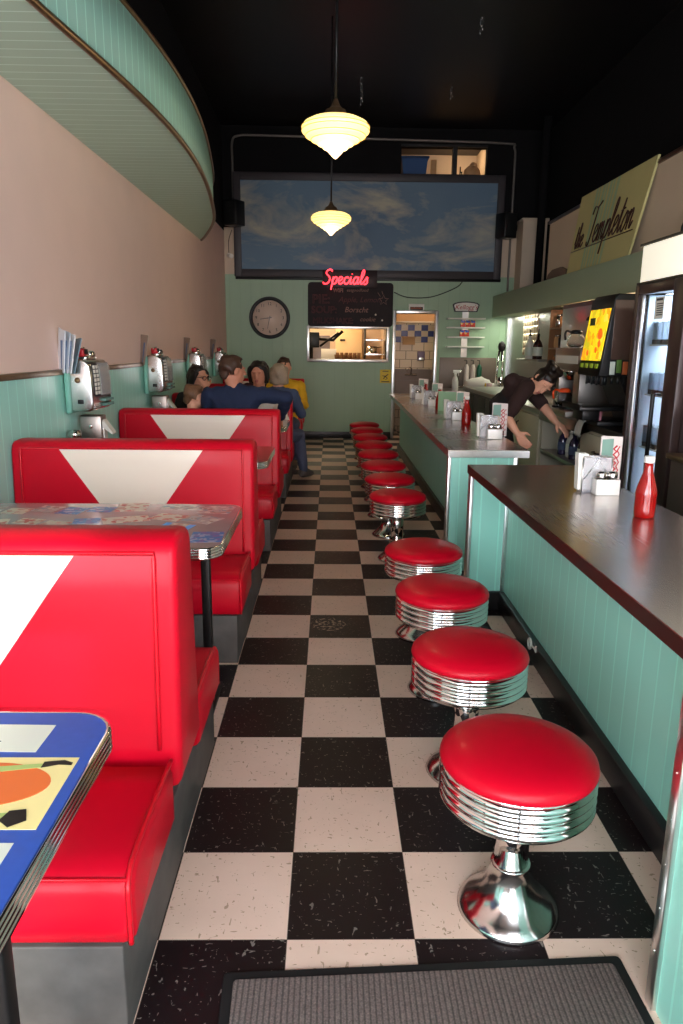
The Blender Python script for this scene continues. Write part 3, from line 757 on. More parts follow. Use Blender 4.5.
# speakers
for nm, x, rz, lab in (('l', -1.36, -.55, 'black loudspeaker at the upper left corner of the mural'), ('r', 2.49, .55, 'black loudspeaker at the lower right of the mural')):
    r = thing('loudspeaker', lab, 'speaker', (x, 10.86, 3.10 if nm == 'l' else 2.98), rz, 'wall loudspeakers')
    MB().box((0, 0, .09), (.23, .2, .33), .01).build('cabinet', 'blackpl', r)
    MB().box((0, -.104, .09), (.2, .012, .30), .006).build('grille', 'rubber', r)
    MB().tube([(0, .09, .09), (0, .18, .12), (-.10 if nm == 'l' else .10, .29, .12)], .016, 8).build('bracket', 'blackm', r)
P = spline([(-1.40, BW - .04, 3.3), (-1.40, BW - .04, 3.9), (-1.395, BW - .04, 4.18), (-1.30, BW - .04, 4.26), (-.9, BW - .04, 4.265), (1.0, BW - .04, 4.235), (2.45, BW - .04, 4.21), (2.60, BW - .04, 4.15), (2.62, BW - .04, 3.9), (2.62, BW - .04, 3.0), (2.62, BW - .04, 2.2)], 5)
b = MB().tube(P, .016, 8); o = b.build('conduit_pipe', mat('grey conduit', rgb(120, 112, 104), .4, .6)); tag(o, 'thin grey conduit pipe looping over the mural', 'pipe')
b = MB().tube(spline([(.945, BW - .012, 2.17), (1.15, BW - .012, 2.10), (1.5, BW - .012, 2.11), (1.85, BW - .012, 2.24), (1.95, BW - .012, 2.33)], 5), .007, 6); tag(b.build('sagging_cable', 'blackm'), 'black cable sagging from the blackboard to the mural ledge', 'cable')
# camera
r = thing('security_camera', 'small pale security camera left of the mural', 'camera', (-1.48, BW - .02, 2.66))
MB().lathe([(0, 0), (.03, 0), (.03, .02), (0, .025)], seg=16, mtx=Matrix.Rotation(PI / 2, 4, 'X')).build('mount', 'white', r)
MB().tube([(0, -.03, 0), (.05, -.10, -.02)], .032, 12).build('camera_body', 'white', r)
MB().tube(spline([(0, -.01, .02), (.0, -.01, .2), (.05, -.01, .35)], 5), .005, 5).build('cable', 'blackm', r)
# clock
r = thing('wall_clock', 'round black rimmed wall clock on the mint wall', 'clock', (-.90, BW, 1.785))
X90 = Matrix.Rotation(PI / 2, 4, 'X')
MB().lathe([(.252, .012), (.258, .04), (.275, .055), (.295, .05), (.304, .03), (.304, 0), (.252, 0)], seg=56, mtx=X90).build('rim', 'blackpl', r)
MB().lathe([(0, 0.004), (.258, .004), (.258, .014), (0, .014)], seg=48, mtx=X90).build('dial', mat('clock dial', rgb(214, 188, 168), .5), r)
for h_ in range(1, 13):
    a = PI / 2 - h_ * PI / 6
    text_mesh(str(h_), .062, 'numeral', 'blackpl', r, Matrix.Translation((.2 * math.cos(a), -.016, .2 * math.sin(a))) @ FACE)
def hand(ang, L, w, y, nm):
    a = PI / 2 - ang; d = Vector((math.cos(a), 0, math.sin(a))); n = Vector((-math.sin(a), 0, math.cos(a)))
    b = MB(); q = [-.03 * d - n * w, d * L - n * w * .5, d * L + n * w * .5, -.03 * d + n * w]
    b.prism([(p.x, p.z) for p in q], -y - .002, -y, 'xz', 0).build(nm, 'blackpl', r)
hand(math.radians(262), .145, .007, .018, 'hour_hand'); hand(math.radians(192), .16, .005, .022, 'minute_hand')
# black board
r = thing('blackboard', 'black specials board above the pass-through window', 'blackboard', (.30, BW - .03, 1.985))
MB().prism(rrect(-.63, .63, -.315, .315, .05), -.012, .014, 'xz', 0, .003).build('board', 'board', r)
def chalk(t, x, z, s, m='chalk', shear=0, outline=0, al='LEFT'):
    text_mesh(t, s, 'chalk_lettering', m, r, Matrix.Translation((x, -.0145, z)) @ FACE, .0008, shear, al, outline)
chalk('WIFI', -.26, .20, .075, outline=.003); chalk('eatgoodfood', -.06, .205, .062, 'chalk', .2)
chalk('PIE:', -.57, .07, .18, 'chalkd', outline=.005); chalk('Apple, Lemon', -.18, .07, .11, 'chalkd', .3)
chalk('SOUP:', -.58, -.08, .14, 'chalkd', outline=.005); chalk('Borscht', -.09, -.075, .11, 'chalk', .25)
chalk('MILKSHAKE:', -.56, -.235, .112, 'chalkd', outline=.004); chalk('cookie', .14, -.21, .085, 'chalk', .3)
b = MB(); st = [(.49 + (.075 if k % 2 == 0 else .032) * math.sin(PI * k / 5), -.0145, .07 + (.075 if k % 2 == 0 else .032) * math.cos(PI * k / 5)) for k in range(10)]
b.tube(st, .0035, 5, 0, True).tube([(.40, -.0145, .18), (.44, -.0145, .12)], .003, 5).tube([(.46, -.0145, .20), (.48, -.0145, .15)], .003, 5)
b.build('chalk_star', 'chalk', r)
MB().ell((.375, -.016, -.14), (.014, .006, .014)).ell((.475, -.016, -.22), (.014, .006, .014)).build('magnet', 'white', r)
# neon
r = thing('neon_sign', 'red neon sign reading Specials over the blackboard', 'neon sign', (.285, BW - .085, 2.33))
b = MB(); script_text(b, 'Specials', -.40, -.06, .100, lambda u, v: (u, -.035, v), .0095, .18, 1.28); b.build('neon_lettering', 'neon', r)
MB().box((0, 0, .02), (.80, .012, .24), .004).build('backing', mat('dark red plastic', rgb(34, 10, 14), .4), r)
MB().box((-.3, .03, .05), (.03, .06, .03), .003).box((.3, .03, .05), (.03, .06, .03), .003).build('bracket', 'blackm', r)
# small signs
r = thing('notice', 'small yellow notice with a black figure beside the doorway', 'sign', (.845, BW - .004, .945))
MB().box((0, 0, 0), (.165, .006, .2), .002).build('sign_plate', 'yellow', r)
b = MB().tube([(-.03, -.004, -.04), (.0, -.004, .0), (.04, -.004, .03)], .007, 5).tube([(.0, -.004, .0), (.03, -.004, -.03), (.0, -.004, -.05)], .007, 5).tube([(-.045, -.004, .01), (.0, -.004, 0)], .006, 5).box((0, -.004, -.08), (.12, .003, .014)).box((0, -.004, .075), (.09, .003, .010)); b.build('figure_mark', 'blackpl', r)
r = thing('door_sign', 'small white sign with a dark strip over the doorway', 'sign', (1.285, BW - .006, 1.955))
MB().box((0, 0, 0), (.23, .01, .105), .003).build('sign_plate', 'white', r)
MB().box((0, -.006, -.012), (.19, .004, .045)).build('dark_strip', 'board', r)
text_mesh('EMPLOYEES', .032, 'lettering', 'orange', r, Matrix.Translation((0, -.0085, -.012)) @ FACE, .0005)
# shelf unit with cereal sign
r = thing('display_rack', 'narrow wall rack of four cream shelves under a script sign', 'shelf rack', (2.02, BW - .01, 1.6))
for z in (.20, .07, -.068, -.208): MB().box((0, -.07, z), (.56, .14, .02), .004).build('shelf', 'white', r)
MB().box((0, -.004, -.02), (.09, .012, .68)).build('upright', 'alu', r)
P = [(-.17, .30), (.17, .30), (.20, .40)] + [(.20 * math.cos(a) * 1.0, .40 + .05 * math.sin(a)) for a in [PI * k / 10 for k in range(1, 10)]] + [(-.20, .40)]
s = MB().prism(P, -.03, -.005, 'xz', 0).build('sign_board', 'fgrey', r)
P2 = [(x * .90, .365 + (z - .365) * .8) for x, z in P]
MB().prism(P2, -.034, -.028, 'xz', 0).build('sign_face', 'white', s)
text_mesh("Kellogg's", .095, 'sign_lettering', mat('red lettering', rgb(176, 30, 40), .5), s, Matrix.Translation((0, -.036, .365)) @ FACE, .001, .3)
bxm = card_mat('cereal print', rgb(200, 60, 40), [rgb(40, 60, 130), rgb(230, 170, 60), rgb(220, 90, 50)], 26)
n = 0
for x, z, lab in ((-.05, .08, 'left cereal box of three on the second shelf of the wall rack'), (.025, .08, 'middle cereal box of three on the second shelf of the wall rack'), (.10, .08, 'right cereal box of three on the second shelf of the wall rack'), (-.055, -.058, 'left cereal box of two on the third shelf of the wall rack'), (.015, -.058, 'right cereal box of two on the third shelf of the wall rack')):
    o = MB().box((0, 0, .048), (.066, .04, .096), .002).box((0, -.0202, .075), (.055, .002, .03), 0, 1).build('cereal_box', [bxm, 'blue']); o.location = (2.02 + x + .0, BW - .10, 1.6 + z + .0005); tag(o, lab, 'box', 'small cereal boxes on the wall rack')
# loft things
r = thing('storage_bin', 'blue storage bin in the lit loft opening', 'bin', (1.22, 11.5, 3.771))
MB().prism([(-.16, 0), (.16, 0), (.19, .3), (-.19, .3)], -.13, .13, 'xz', 0).build('bin_body', mat('dark blue plastic', rgb(24, 70, 120), .5), r)
MB().box((0, 0, .305), (.42, .3, .03), .01).build('rim', mat('dark blue rim', rgb(20, 60, 104), .5), r)
o = MB().box((0, 0, .14), (.08, .05, .28), .004).build('board_offcut', 'tan'); o.location = (1.50, 11.42, 3.771); tag(o, 'tan board leaning in the loft beside the blue bin', 'board')
r = thing('sack', 'tan sack at the right end of the loft opening', 'sack', (2.10, 11.6, 3.771))
MB().ell((0, 0, .13), (.13, .12, .13)).ell((.02, 0, .25), (.06, .05, .05)).build('sack_body', 'tan', r)
o = MB().tube([(0, 0, 0), (0.02, 0, .12), (0.05, 0, .13)], .008, 6).tube([(.06, 0, 0), (0.04, 0, .13)], .008, 6).tube([(.02, 0, .12), (.02, 0, .2)], .01, 6).build('tool_stand', 'blackm'); o.location = (1.88, 11.45, 3.771); tag(o, 'small black metal stand in the loft opening', 'stand')
# ------------------------------------------------------------------ jukebox boxes on the left wall
def make_jukebox(label):
    r = thing('jukebox_selector', label, 'jukebox', group='tabletop jukebox selectors on the wall')
    b = MB(); b.span((0, -.19, .0), (.03, .19, .30), .006); b.build('wall_plate', mat('teal plate', rgb(120, 178, 160), .5), r)
    b = MB()
    P = [(.028, .012), (.13, .012), (.150, .024), (.156, .06), (.152, .20), (.146, .27), (.125, .300), (.08, .308), (.028, .308)]
    b.prism([(x, z) for x, z in P], -.18, .18, 'xz', 0, .010); bd = b.build('housing', mat('brushed nickel', (.66, .64, .62, 1), .24, 1, vary=.2, vscale=12), r)
    # parts on the curved front
    def fx(z):
        Q = [(.012, .13), (.024, .150), (.06, .156), (.20, .152), (.27, .146), (.300, .125)]
        for (a, xa), (c_, xc) in zip(Q, Q[1:]):
            if a <= z <= c_: return xa + (xc - xa) * (z - a) / (c_ - a)
        return .12
    def curved(y0, y1, z0, z1, off, th, name, m, parent, n=8):
        o = [(fx(z0 + (z1 - z0) * k / n) + off, z0 + (z1 - z0) * k / n) for k in range(n + 1)]
        i = [(x - th, z) for x, z in o[::-1]]
        return MB().prism(o + i, y0, y1, 'xz', 0).build(name, m, parent)
    curved(-.14, -.04, .095, .285, .004, .006, 'title_window', 'board', r)
    t = MB()
    for k in range(7):
        z = .108 + k * .0245; x = fx(z + .008) + .0045
        t.box((x, -.118, z + .008), (.003, .035, .019)).box((x, -.066, z + .008), (.003, .035, .019))
    t.build('title_strips', 'paper', r)
    curved(-.025, .155, .095, .285, .012, .004, 'front_glass', 'clearp', r)
    curved(-.02, .15, .10, .28, .003, .004, 'page_panel', mat('pale page', rgb(176, 178, 168), .5), r)
    t = MB()
    for k in range(6):
        y = .0 + k * .028
        t.box((.166, y, .068), (.026, .022, .016), .003).box((.167, y, .040), (.026, .022, .016), .003)
    t.build('selector_keys', mat('teal key', rgb(90, 130, 120), .35), r)
    t = MB()
    for k in range(5): t.box((.154 - .001 * k, -.08, .022 + k * .012), (.008, .16, .004), .001)
    t.build('chrome_bars', 'chrome', r)
    t = MB().lathe([(0, 0), (.016, 0), (.016, .006), (.010, .009), (0, .009)], seg=20, mtx=Matrix.Translation((.075, -.18, .19)) @ Matrix.Rotation(PI / 2, 4, 'X')); t.build('lock', 'bronze', r)
    MB().box((.085, -.181, .068), (.034, .006, .024), .002).build('coin_return', 'blackpl', r)
    t = MB().span((.04, -.10, .304), (.11, .08, .325), .008); t.build('top_cap', 'chrome', r)
    t = MB().box((.07, -.07, .345), (.05, .07, .045), .008).box((.098, -.07, .35), (.006, .05, .028), .002, 1).tube([(.07, -.11, .36), (.07, -.03, .37)], .008, 8, 2); t.build('red_topper', [mat('red plastic', rgb(180, 30, 40), .3), 'board', 'chrome'], r)
    MB().lathe([(0, 0), (.034, 0), (.034, .012), (.022, .028), (0, .032)], seg=24, c=(.075, .06, .325)).build('dome', 'chrome', r)
    return r
JX = LW + .032
jl = ['wall jukebox selector nearest the camera, with card menus fanned beside it', 'second wall jukebox selector, above the third bench', 'third wall jukebox selector, behind the woman in glasses', 'fourth wall jukebox selector, nearest the back wall']
j0 = make_jukebox(jl[0]); j0.location = (JX, 4.40, .985)
JY = [4.40, 6.21, 8.0, 9.75]
for y, l in zip(JY[1:], jl[1:]): dup(j0, (JX, y, .985), l)
c1m = [rgb(214, 220, 226), rgb(196, 204, 214), rgb(224, 226, 226), rgb(120, 140, 150)]
words_ = ['leftmost', 'second', 'third', 'rightmost, red cornered']
def menu_fan(y, n, where, dark=False):
    for k in range(n):
        r = thing('menu_card', '%s %s menu card fanned %s' % (words_[k] if n > 1 else 'single', 'grey' if dark else 'pale', where), 'menu', (JX + .010 + .021 * k, y - .215 - .004 * k, 1.215), 0, 'menu cards by the wall jukeboxes')
        sh = .05 + .012 * k
        P = [(0, 0), (.006, 0), (.006 + sh * .2, .235 - .012 * k), (sh * .2, .24 - .012 * k)]
        wd = (.15 if dark else .09) if k < 3 else .13; lean = [17, 12, 7, -4][k] if n > 1 else 4
        b = MB(); b.prism([(x, z) for x, z in P], -.004, wd, 'xz', 0)
        b.bm.transform(Matrix.Rotation(math.radians(lean), 4, 'X') @ Matrix.Rotation(math.radians(38), 4, 'Z') @ Matrix.Rotation(math.radians(9), 4, 'Y') )
        b.build('card', mat('menu card', c1m[k] if not dark else rgb(150, 132, 118), .5), r)
        b = MB().box((.004, .03 if k < 3 else .11, .10 if k < 3 else .19), (.0085, .012, .16 if k < 3 else .05)); b.bm.transform(Matrix.Rotation(math.radians(lean), 4, 'X') @ Matrix.Rotation(math.radians(38), 4, 'Z') @ Matrix.Rotation(math.radians(9), 4, 'Y'))
        b.build('spine_strip', mat('blue grey print', rgb(90, 110, 140), .5) if k < 3 else mat('red corner', rgb(170, 50, 54), .5), r)
menu_fan(JY[0], 4, 'beside the nearest jukebox selector')
for y, w in zip(JY[1:], ('second', 'third', 'fourth')): menu_fan(y, 1, 'beside the %s jukebox selector' % w, True)
# napkin box and shaker on the tables
def napkin_box(label):
    r = thing('napkin_dispenser', label, 'napkin dispenser', group='steel napkin dispensers on the booth tables')
    b = MB().span((-.065, -.05, 0), (.065, .05, .225), .008); b.build('dispenser_body', 'steel2', r)
    MB().box((.066, 0, .11), (.004, .06, .17), .001).build('face_plate', 'chrome_d', r)
    b = MB().prism([(.06, .16), (.12, .11), (.128, .118), (.07, .20)], -.035, .035, 'xz', 0).prism([(.066, .03), (.074, .03), (.075, .14), (.066, .14)], -.03, .03, 'xz', 0); b.build('napkin', 'paper', r)
    MB().ell((0, -.052, .16), (.012, .004, .012)).build('badge', 'chrome', r)
    return r
n0 = napkin_box('steel napkin dispenser under the nearest jukebox selector'); n0.location = (-1.435, 4.42, .7355)
dup(n0, (-1.435, 6.21, .7355), 'steel napkin dispenser under the second jukebox selector')
def sugar(label):
    r = thing('sugar_shaker', label, 'shaker', group='glass sugar shakers on the booth tables')
    MB().lathe([(0, 0), (.036, 0), (.038, .005), (.038, .10), (.034, .12), (0, .12)], seg=28).build('jar', 'glass', r)
    MB().lathe([(0, .005), (.033, .005), (.033, .085), (0, .085)], seg=24).build('sugar', 'white', r)
    MB().lathe([(.037, .115), (.039, .118), (.038, .14), (.03, .155), (.0, .16)], seg=28).build('lid', 'chrome_d', r)
    return r
s_ = sugar('glass sugar shaker with steel lid beside the nearest napkin dispenser'); s_.location = (-1.475, 4.20, .7355)

# ------------------------------------------------------------------ shop sign over the counter
r = thing('shop_sign', 'slanted cream sign lettered the Templeton leaning on the low cream wall', 'sign')
BL, BR, TR, TL = Vector((2.455, 7.78, 2.132)), Vector((2.455, 6.20, 2.132)), Vector((2.512, 5.93, 2.83)), Vector((2.512, 7.65, 2.845))
def sp(u, v, off=0):
    p = (BL * (1 - u) + BR * u) * (1 - v) + (TL * (1 - u) + TR * u) * v
    n = Vector((-1, 0, .08)).normalized(); return p + n * off
b = MB()
c8 = [b.bm.verts.new(sp(u, v, o)) for o in (0, .018) for u, v in ((0, 0), (1, 0), (1, 1), (0, 1))]
for q in ((3, 2, 1, 0), (4, 5, 6, 7), (0, 1, 5, 4), (1, 2, 6, 5), (2, 3, 7, 6), (3, 0, 4, 7)): b.bm.faces.new([c8[i] for i in q])
b.build('board', mat('cream sign board', rgb(196, 186, 128), .55, vary=.06, vscale=6), r)
b = MB()
for k in range(7):
    u0, u1 = .245 + k * .05, .245 + k * .05 + (.022 if k % 2 else .034)
    b.bm.faces.new([b.bm.verts.new(sp(u, v, .0195)) for u, v in ((u0 + .02, .003), (u1 + .02, .003), (u1 - .0, .997), (u0 - .0, .997))])
b.build('stripes', mat('pale green stripe', rgb(160, 184, 146), .55), r)
b = MB()
pl = lambda u, v: sp(u, v, .024)
def place(u, v):   # u along the board in metres, v up in metres
    return sp(u / 1.6, v / .70, .024)
script_text(b, 'the', .09, .215, .115, place, .0055, .12, 1.1)
script_text(b, 'Templeton', .45, .215, .152, place, .0062, .12, 1.12)
b.tube([place(.03, .195), place(1.54, .195)], .0045, 6)
b.build('lettering', 'slabedge', r)
o = MB().prism([(0, 0), (.7, 0), (.66, .06), (.5, .10), (.2, .10), (.04, .06)], 0, .03, 'yz', 0).build('board_offcut', mat('brown board', rgb(104, 84, 70), .6)); o.location = (2.455, 7.86, 2.131); tag(o, 'low brown rounded board at the foot of the cream sign', 'board')
b = MB().tube(spline([(2.36, 5.05, 2.14), (2.40, 5.1, 2.30), (2.42, 4.95, 2.34), (2.40, 4.85, 2.2), (2.39, 4.95, 2.05), (2.40, 5.1, 2.15), (2.41, 5.0, 2.32), (2.40, 4.9, 2.1), (2.40, 5.0, 1.95)], 5), .010, 6).tube(spline([(2.40, 5.12, 1.95), (2.40, 5.2, 2.2), (2.42, 5.0, 2.28), (2.41, 4.9, 2.0)], 5), .010, 6)
tag(b.build('cable_coil', 'blackm'), 'black cable coil hanging beside the glowing fridge header', 'cable')

# ------------------------------------------------------------------ drinks fridge
FY0, FY1, FX = 3.80, 4.44, 1.83
r = thing('display_fridge', 'tall glass door fridge with glowing white header at the right edge', 'fridge', (FX, FY0, 0))
dY = FY1 - FY0
b = MB()
b.span((0.03, 0, 0), (.58, .04, 1.755)).span((.03, dY - .04, 0), (.58, dY, 1.755)).span((.54, .04, 0), (.58, dY - .04, 1.755)).span((.03, .04, 0), (.54, dY - .04, .18)).span((.03, .04, 1.70), (.54, dY - .04, 1.755))
b.build('cabinet', mat('dark brown cabinet', rgb(48, 30, 28), .4, vary=.1), r)
b = MB(); b.span((.50, .045, .19), (.535, dY - .045, 1.69)).span((.05, dY - .06, .19), (.53, dY - .041, 1.69)); b.build('liner', mat('white fridge liner', rgb(204, 224, 244), .5), r)
MB().span((.0, 0, 1.76), (.5, dY, 1.97), .006).build('header_lightbox', mat('glowing header', rgb(240, 240, 225), .4, emit=rgb(255, 246, 224), estr=.66), r)
b = MB().span((-.012, -.012, 1.748), (.5, dY + .012, 1.762)).span((-.012, -.012, 1.966), (.5, dY + .012, 1.98)); b.build('header_trim', 'blackm', r)
b = MB(); b.span((-.02, 0, .15), (.03, .15, 1.745), .004).span((-.02, dY - .05, .15), (.03, dY, 1.745), .004).span((-.02, .15, 1.69), (.03, dY - .05, 1.745), .004).span((-.02, .15, .15), (.03, dY - .05, .26), .004)
d = b.build('door', mat('dark brown door frame', rgb(52, 34, 32), .35, vary=.1), r)
MB().span((0, .15, .26), (.012, dY - .05, 1.69)).build('glass_pane', 'acr', d)
MB().tube([(-.02, .17, 1.14), (-.06, .17, 1.14), (-.06, .17, .70), (-.02, .17, .70)], .012, 8).build('handle', 'blackm', d)
b = MB().span((-.004, dY - .075, .26), (.02, dY - .05, 1.69), .003); b.build('inner_trim', 'alu', d)
for z in (1.405, 1.115, .80, .50):
    b = MB()
    for k in range(14): b.tube([(.08, .06 + k * .040, z), (.49, .06 + k * .040, z)], .003, 5)
    b.tube([(.08, .06, z), (.08, .58, z)], .005, 6).tube([(.49, .06, z), (.49, .58, z)], .005, 6)
    b.build('wire_shelf', 'white', r)
b = MB().tube([(.30, .40, .2), (.30, .40, 1.68)], .012, 6); b.build('shelf_post', 'alu', r)
pm = thing('milkshake_cup', '', 'cup', group='tall frosted cups in the fridge')
MB().prism(rrect(-.026, .026, -.026, .026, .006, 3), .028, .125, 'xy', 0).build('cup_body', mat('frosted white plastic', rgb(236, 242, 250), .5, trans=.75, ior=1.1), pm)
MB().prism(rrect(-.0255, .0255, -.0255, .0255, .006, 3), 0, .028, 'xy', 0).build('dark_base', mat('brown pudding', rgb(84, 60, 48), .4), pm)
MB().prism(rrect(-.028, .028, -.028, .028, .006, 3), .125, .131, 'xy', 0).build('lid', 'acr', pm)
pos_ = ['leftmost', 'second from left', 'third from left', 'fourth from left', 'rightmost']
first = True
for z, nrow, nm, y1 in ((1.409, 5, 'top', .585), (1.119, 4, 'middle', .565), (.804, 5, 'lower', .585)):
    for k in range(nrow):
        lb = '%s frosted cup with brown base on the %s fridge shelf' % (pos_[k] if k < nrow - 1 else 'rightmost', nm)
        loc = (FX + .115, FY0 + y1 - .02 - k * .072, z)
        if first: pm.location = loc; pm['label'] = lb; first = False
        else: dup(pm, loc, lb)
r2 = thing('price_list', 'white printed list stuck on the top of the fridge door', 'notice', (FX - .003, FY0 + .335, 1.545))
MB().span((0, -.055, 0), (.002, .055, .12)).build('sheet', 'paper', r2)
b = MB()
for k in range(6): b.span((-.0008, -.045, .02 + k * .012), (.0, .03, .026 + k * .012))
b.span((-.0008, -.04, .10), (.0, .04, .112)); b.build('print_lines', 'fgrey', r2)
for x, y, z, mm, nm, lb in ((.28, .35, 1.119, 'blue', 'tub', 'blue tub at the back of the middle fridge shelf'), (.30, .25, .804, 'redpipe', 'tub', 'red tub at the back of the lower fridge shelf'), (.33, .47, 1.119, 'creamwall', 'carton', 'cream carton behind the middle row of cups'), (.30, .42, .804, 'tan', 'carton', 'tan carton behind the lower row of cups')):
    t = thing(nm, lb, nm, (FX + x, FY0 + y, z))
    MB().lathe([(0, 0), (.05, 0), (.058, .12), (.0, .12)], seg=24).build('tub_body', mm, t) if nm == 'tub' else MB().prism([(-.05, 0), (.05, 0), (.05, .14), (0, .19), (-.05, .14)], -.045, .045, 'yz', 0).build('carton_body', mm, t)
    if nm == 'tub': MB().lathe([(0, .12), (.061, .12), (.061, .132), (0, .135)], seg=24).build('lid', 'white', t)
# low dark cabinet at the right edge
r = thing('service_cabinet', 'low dark cabinet at the right edge in front of the fridge', 'cabinet', (1.74, 2.2, 0))
MB().span((0, 0, 0), (.6, 1.42, .84), .006).build('body', mat('dark taupe cabinet', rgb(66, 56, 50), .5, vary=.15, vscale=5), r)
MB().span((-.02, -.01, .84), (.62, 1.44, .865), .004).build('worktop', 'bronze', r)
r = thing('paper_tub', 'pale round tub on the low cabinet at the right edge', 'tub', (1.86, 3.54, .8655))
MB().lathe([(0, 0), (.055, 0), (.062, .19), (.058, .2), (0, .2)], seg=32).build('tub_body', 'creamwall', r)
MB().lathe([(0.0, .198), (.066, .198), (.066, .215), (0, .218)], seg=32).build('lid', 'cap', r)

# ------------------------------------------------------------------ soda dispenser and back counter
r = thing('soda_dispenser', 'black soda dispenser with lit yellow front on the back counter', 'drinks dispenser', (1.80, 4.84, .872))
b = MB(); b.prism([(-.02, .33), (.50, .33), (.50, .86), (.07, .86), (.045, .83)], 0, .42, 'xz', 0, .008); b.build('head', 'blackpl', r)
b = MB(); b.prism([(.26, .03), (.50, .03), (.50, .34), (.12, .34)], .02, .40, 'xz', 0).span((.0, .0, 0), (.50, .42, .03), .004); b.build('body', 'blackm', r)
def fxx(z): return -.02 + .065 * (z - .33) / .5
P = [(fxx(.43) - .004, .43), (fxx(.77) - .004, .77), (fxx(.77) + .01, .77), (fxx(.43) + .01, .43)]
lit = card_mat('lit yellow juice print', rgb(255, 214, 30), [rgb(255, 200, 20), rgb(250, 170, 20), rgb(255, 225, 70), rgb(200, 190, 30)], 22)
bs = lit.node_tree.nodes['Principled BSDF']; rr_ = bs.inputs['Base Color'].links[0].from_socket
lit.node_tree.links.new(rr_, bs.inputs['Emission Color']); bs.inputs['Emission Strength'].default_value = .75
MB().prism(P, .025, .203, 'xz', 0).prism(P, .213, .395, 'xz', 0).build('lit_panel', lit, r)
b = MB()
for y, z_, s_ in ((.115, .60, 1), (.10, .54, .6), (.14, .50, .5), (.29, .48, .5)): b.ell((fxx(z_) - .005, y, z_), (.004, .045 * s_, .045 * s_), 0)
b.box((fxx(.68) - .006, .30, .69), (.004, .09, .05), 0, 1).build('fruit_print', [mat('orange fruit', rgb(240, 110, 20), .4, emit=rgb(240, 100, 10), estr=.8), mat('dark green label', rgb(60, 70, 20), .5)], r)
b = MB()
for k in range(4): b.box((fxx(.39), .07 + k * .095, .395), (.012, .05, .03), .002)
b.build('button', mat('green key', rgb(120, 140, 30), .4, emit=rgb(120, 140, 20), estr=.3), r)
b = MB()
for k in range(4): b.tube([(.05, .07 + k * .095, .335), (.05, .07 + k * .095, .27)], .014, 10).box((.03, .07 + k * .095, .30), (.008, .03, .07), .002)
b.build('nozzle', 'blackpl', r)
MB().span((.05, -.006, .44), (.47, .004, .82), .002).build('side_mirror', mat('brown side panel', rgb(96, 72, 62), .15, .2, coat=.5), r)
b = MB(); cols = 0
for k in range(6): b.box((.065 + k * .042, -.008, .385 + .012 * (k % 2)), (.034, .008, .085), .002, [0, 1, 2, 0, 3, 1][k])
b.build('flavour_labels', ['slip', mat('green label', rgb(90, 120, 50), .5), mat('orange label', rgb(190, 96, 50), .5), mat('maroon label', rgb(110, 30, 40), .5)], r)
b = MB()
for k in range(6): b.tube([(.065 + k * .042, -.01, .33), (.065 + k * .042, -.01, .28)], .011, 8)
b.build('side_nozzle', 'blackpl', r)
b = MB().span((-.12, .02, .10), (.26, .40, .125), .004).span((-.12, .02, .125), (-.105, .40, .14)).span((-.07, .1, .03), (.05, .3, .10), .004); b.build('drip_tray', 'blackpl', r)
# back counter units
def unit(label, y0, y1, mm, top, nm='base_cabinet'):
    r = thing(nm, label, 'cabinet', (1.84, y0, 0)); w = y1 - y0
    MB().span((.0, 0, .0), (.82, w, .825), .003).build('body', mm, r)
    if top: MB().span((-.03, 0, .825), (.83, w, .87), .004).build('worktop', top, r)
    return r, w
cabm = mat('pale grey cabinet', rgb(176, 166, 146), .5, vary=.08, vscale=4)
r, w = unit('pale grey drawer cabinet under the soda dispenser', 4.46, 5.22, cabm, 'blackm')
d = MB().span((-.018, .02, .56), (0, w - .02, .80), .004).build('drawer', cabm, r); MB().tube([(-.018, w / 2 - .06, .69), (-.04, w / 2 - .05, .69), (-.04, w / 2 + .05, .69), (-.018, w / 2 + .06, .69)], .007, 8).build('handle', 'blackm', d)
d = MB().span((-.018, .02, .06), (0, w - .02, .545), .004).build('door', cabm, r); MB().tube([(-.018, .1, .46), (-.04, .1, .45), (-.04, .1, .36), (-.018, .1, .35)], .006, 8).build('handle', 'blackm', d)
r = thing('open_shelf_unit', 'open steel shelf bay the waitress reaches into', 'shelf unit', (1.84, 5.225, 0)); w = 1.02
b = MB().span((.03, 0, .825), (.83, w, .865), .003).span((-.03, 0, .78), (.03, w, .865), .008); b.build('worktop', 'steel2', r)
MB().span((.0, .0, .50), (.8, w, .53), .003).build('shelf', 'steel2', r)
b = MB().span((0, 0, 0), (.8, .02, .825)).span((0, w - .02, 0), (.8, w, .825)).span((.78, 0, 0), (.8, w, .825)); b.build('side_panel', cabm, r)
for k, (x, y, c_, lb) in enumerate(((.08, .12, rgb(30, 26, 28), 'black bottle nearest the drawer cabinet on the open shelf'), (.10, .24, rgb(60, 40, 44), 'dark red bottle second from the drawer cabinet on the open shelf'), (.08, .38, rgb(44, 34, 58), 'purple labelled bottle in the middle of the open shelf'), (.10, .52, rgb(200, 196, 190), 'white capped bottle on the open shelf'), (.08, .66, rgb(50, 40, 70), 'violet bottle at the far end of the open shelf'))):
    t = thing('syrup_bottle', lb, 'bottle', (1.84 + x, 5.225 + y, .531), 0, 'bottles on the open shelf')
    MB().lathe([(0, 0), (.038, 0), (.04, .01), (.04, .12), (.03, .15), (.015, .17), (.015, .19), (0, .19)], seg=24).build('bottle_body', mat('bottle glass', c_, .2, coat=.5), t)
    MB().lathe([(.041, .04), (.0415, .045), (.0415, .10), (.041, .105)], seg=24).build('bottle_label', 'slip' if k % 2 else 'jeans', t)
    MB().lathe([(0, .188), (.018, .188), (.018, .21), (0, .212)], seg=16).build('cap', 'cap' if k == 3 else 'blackpl', t)
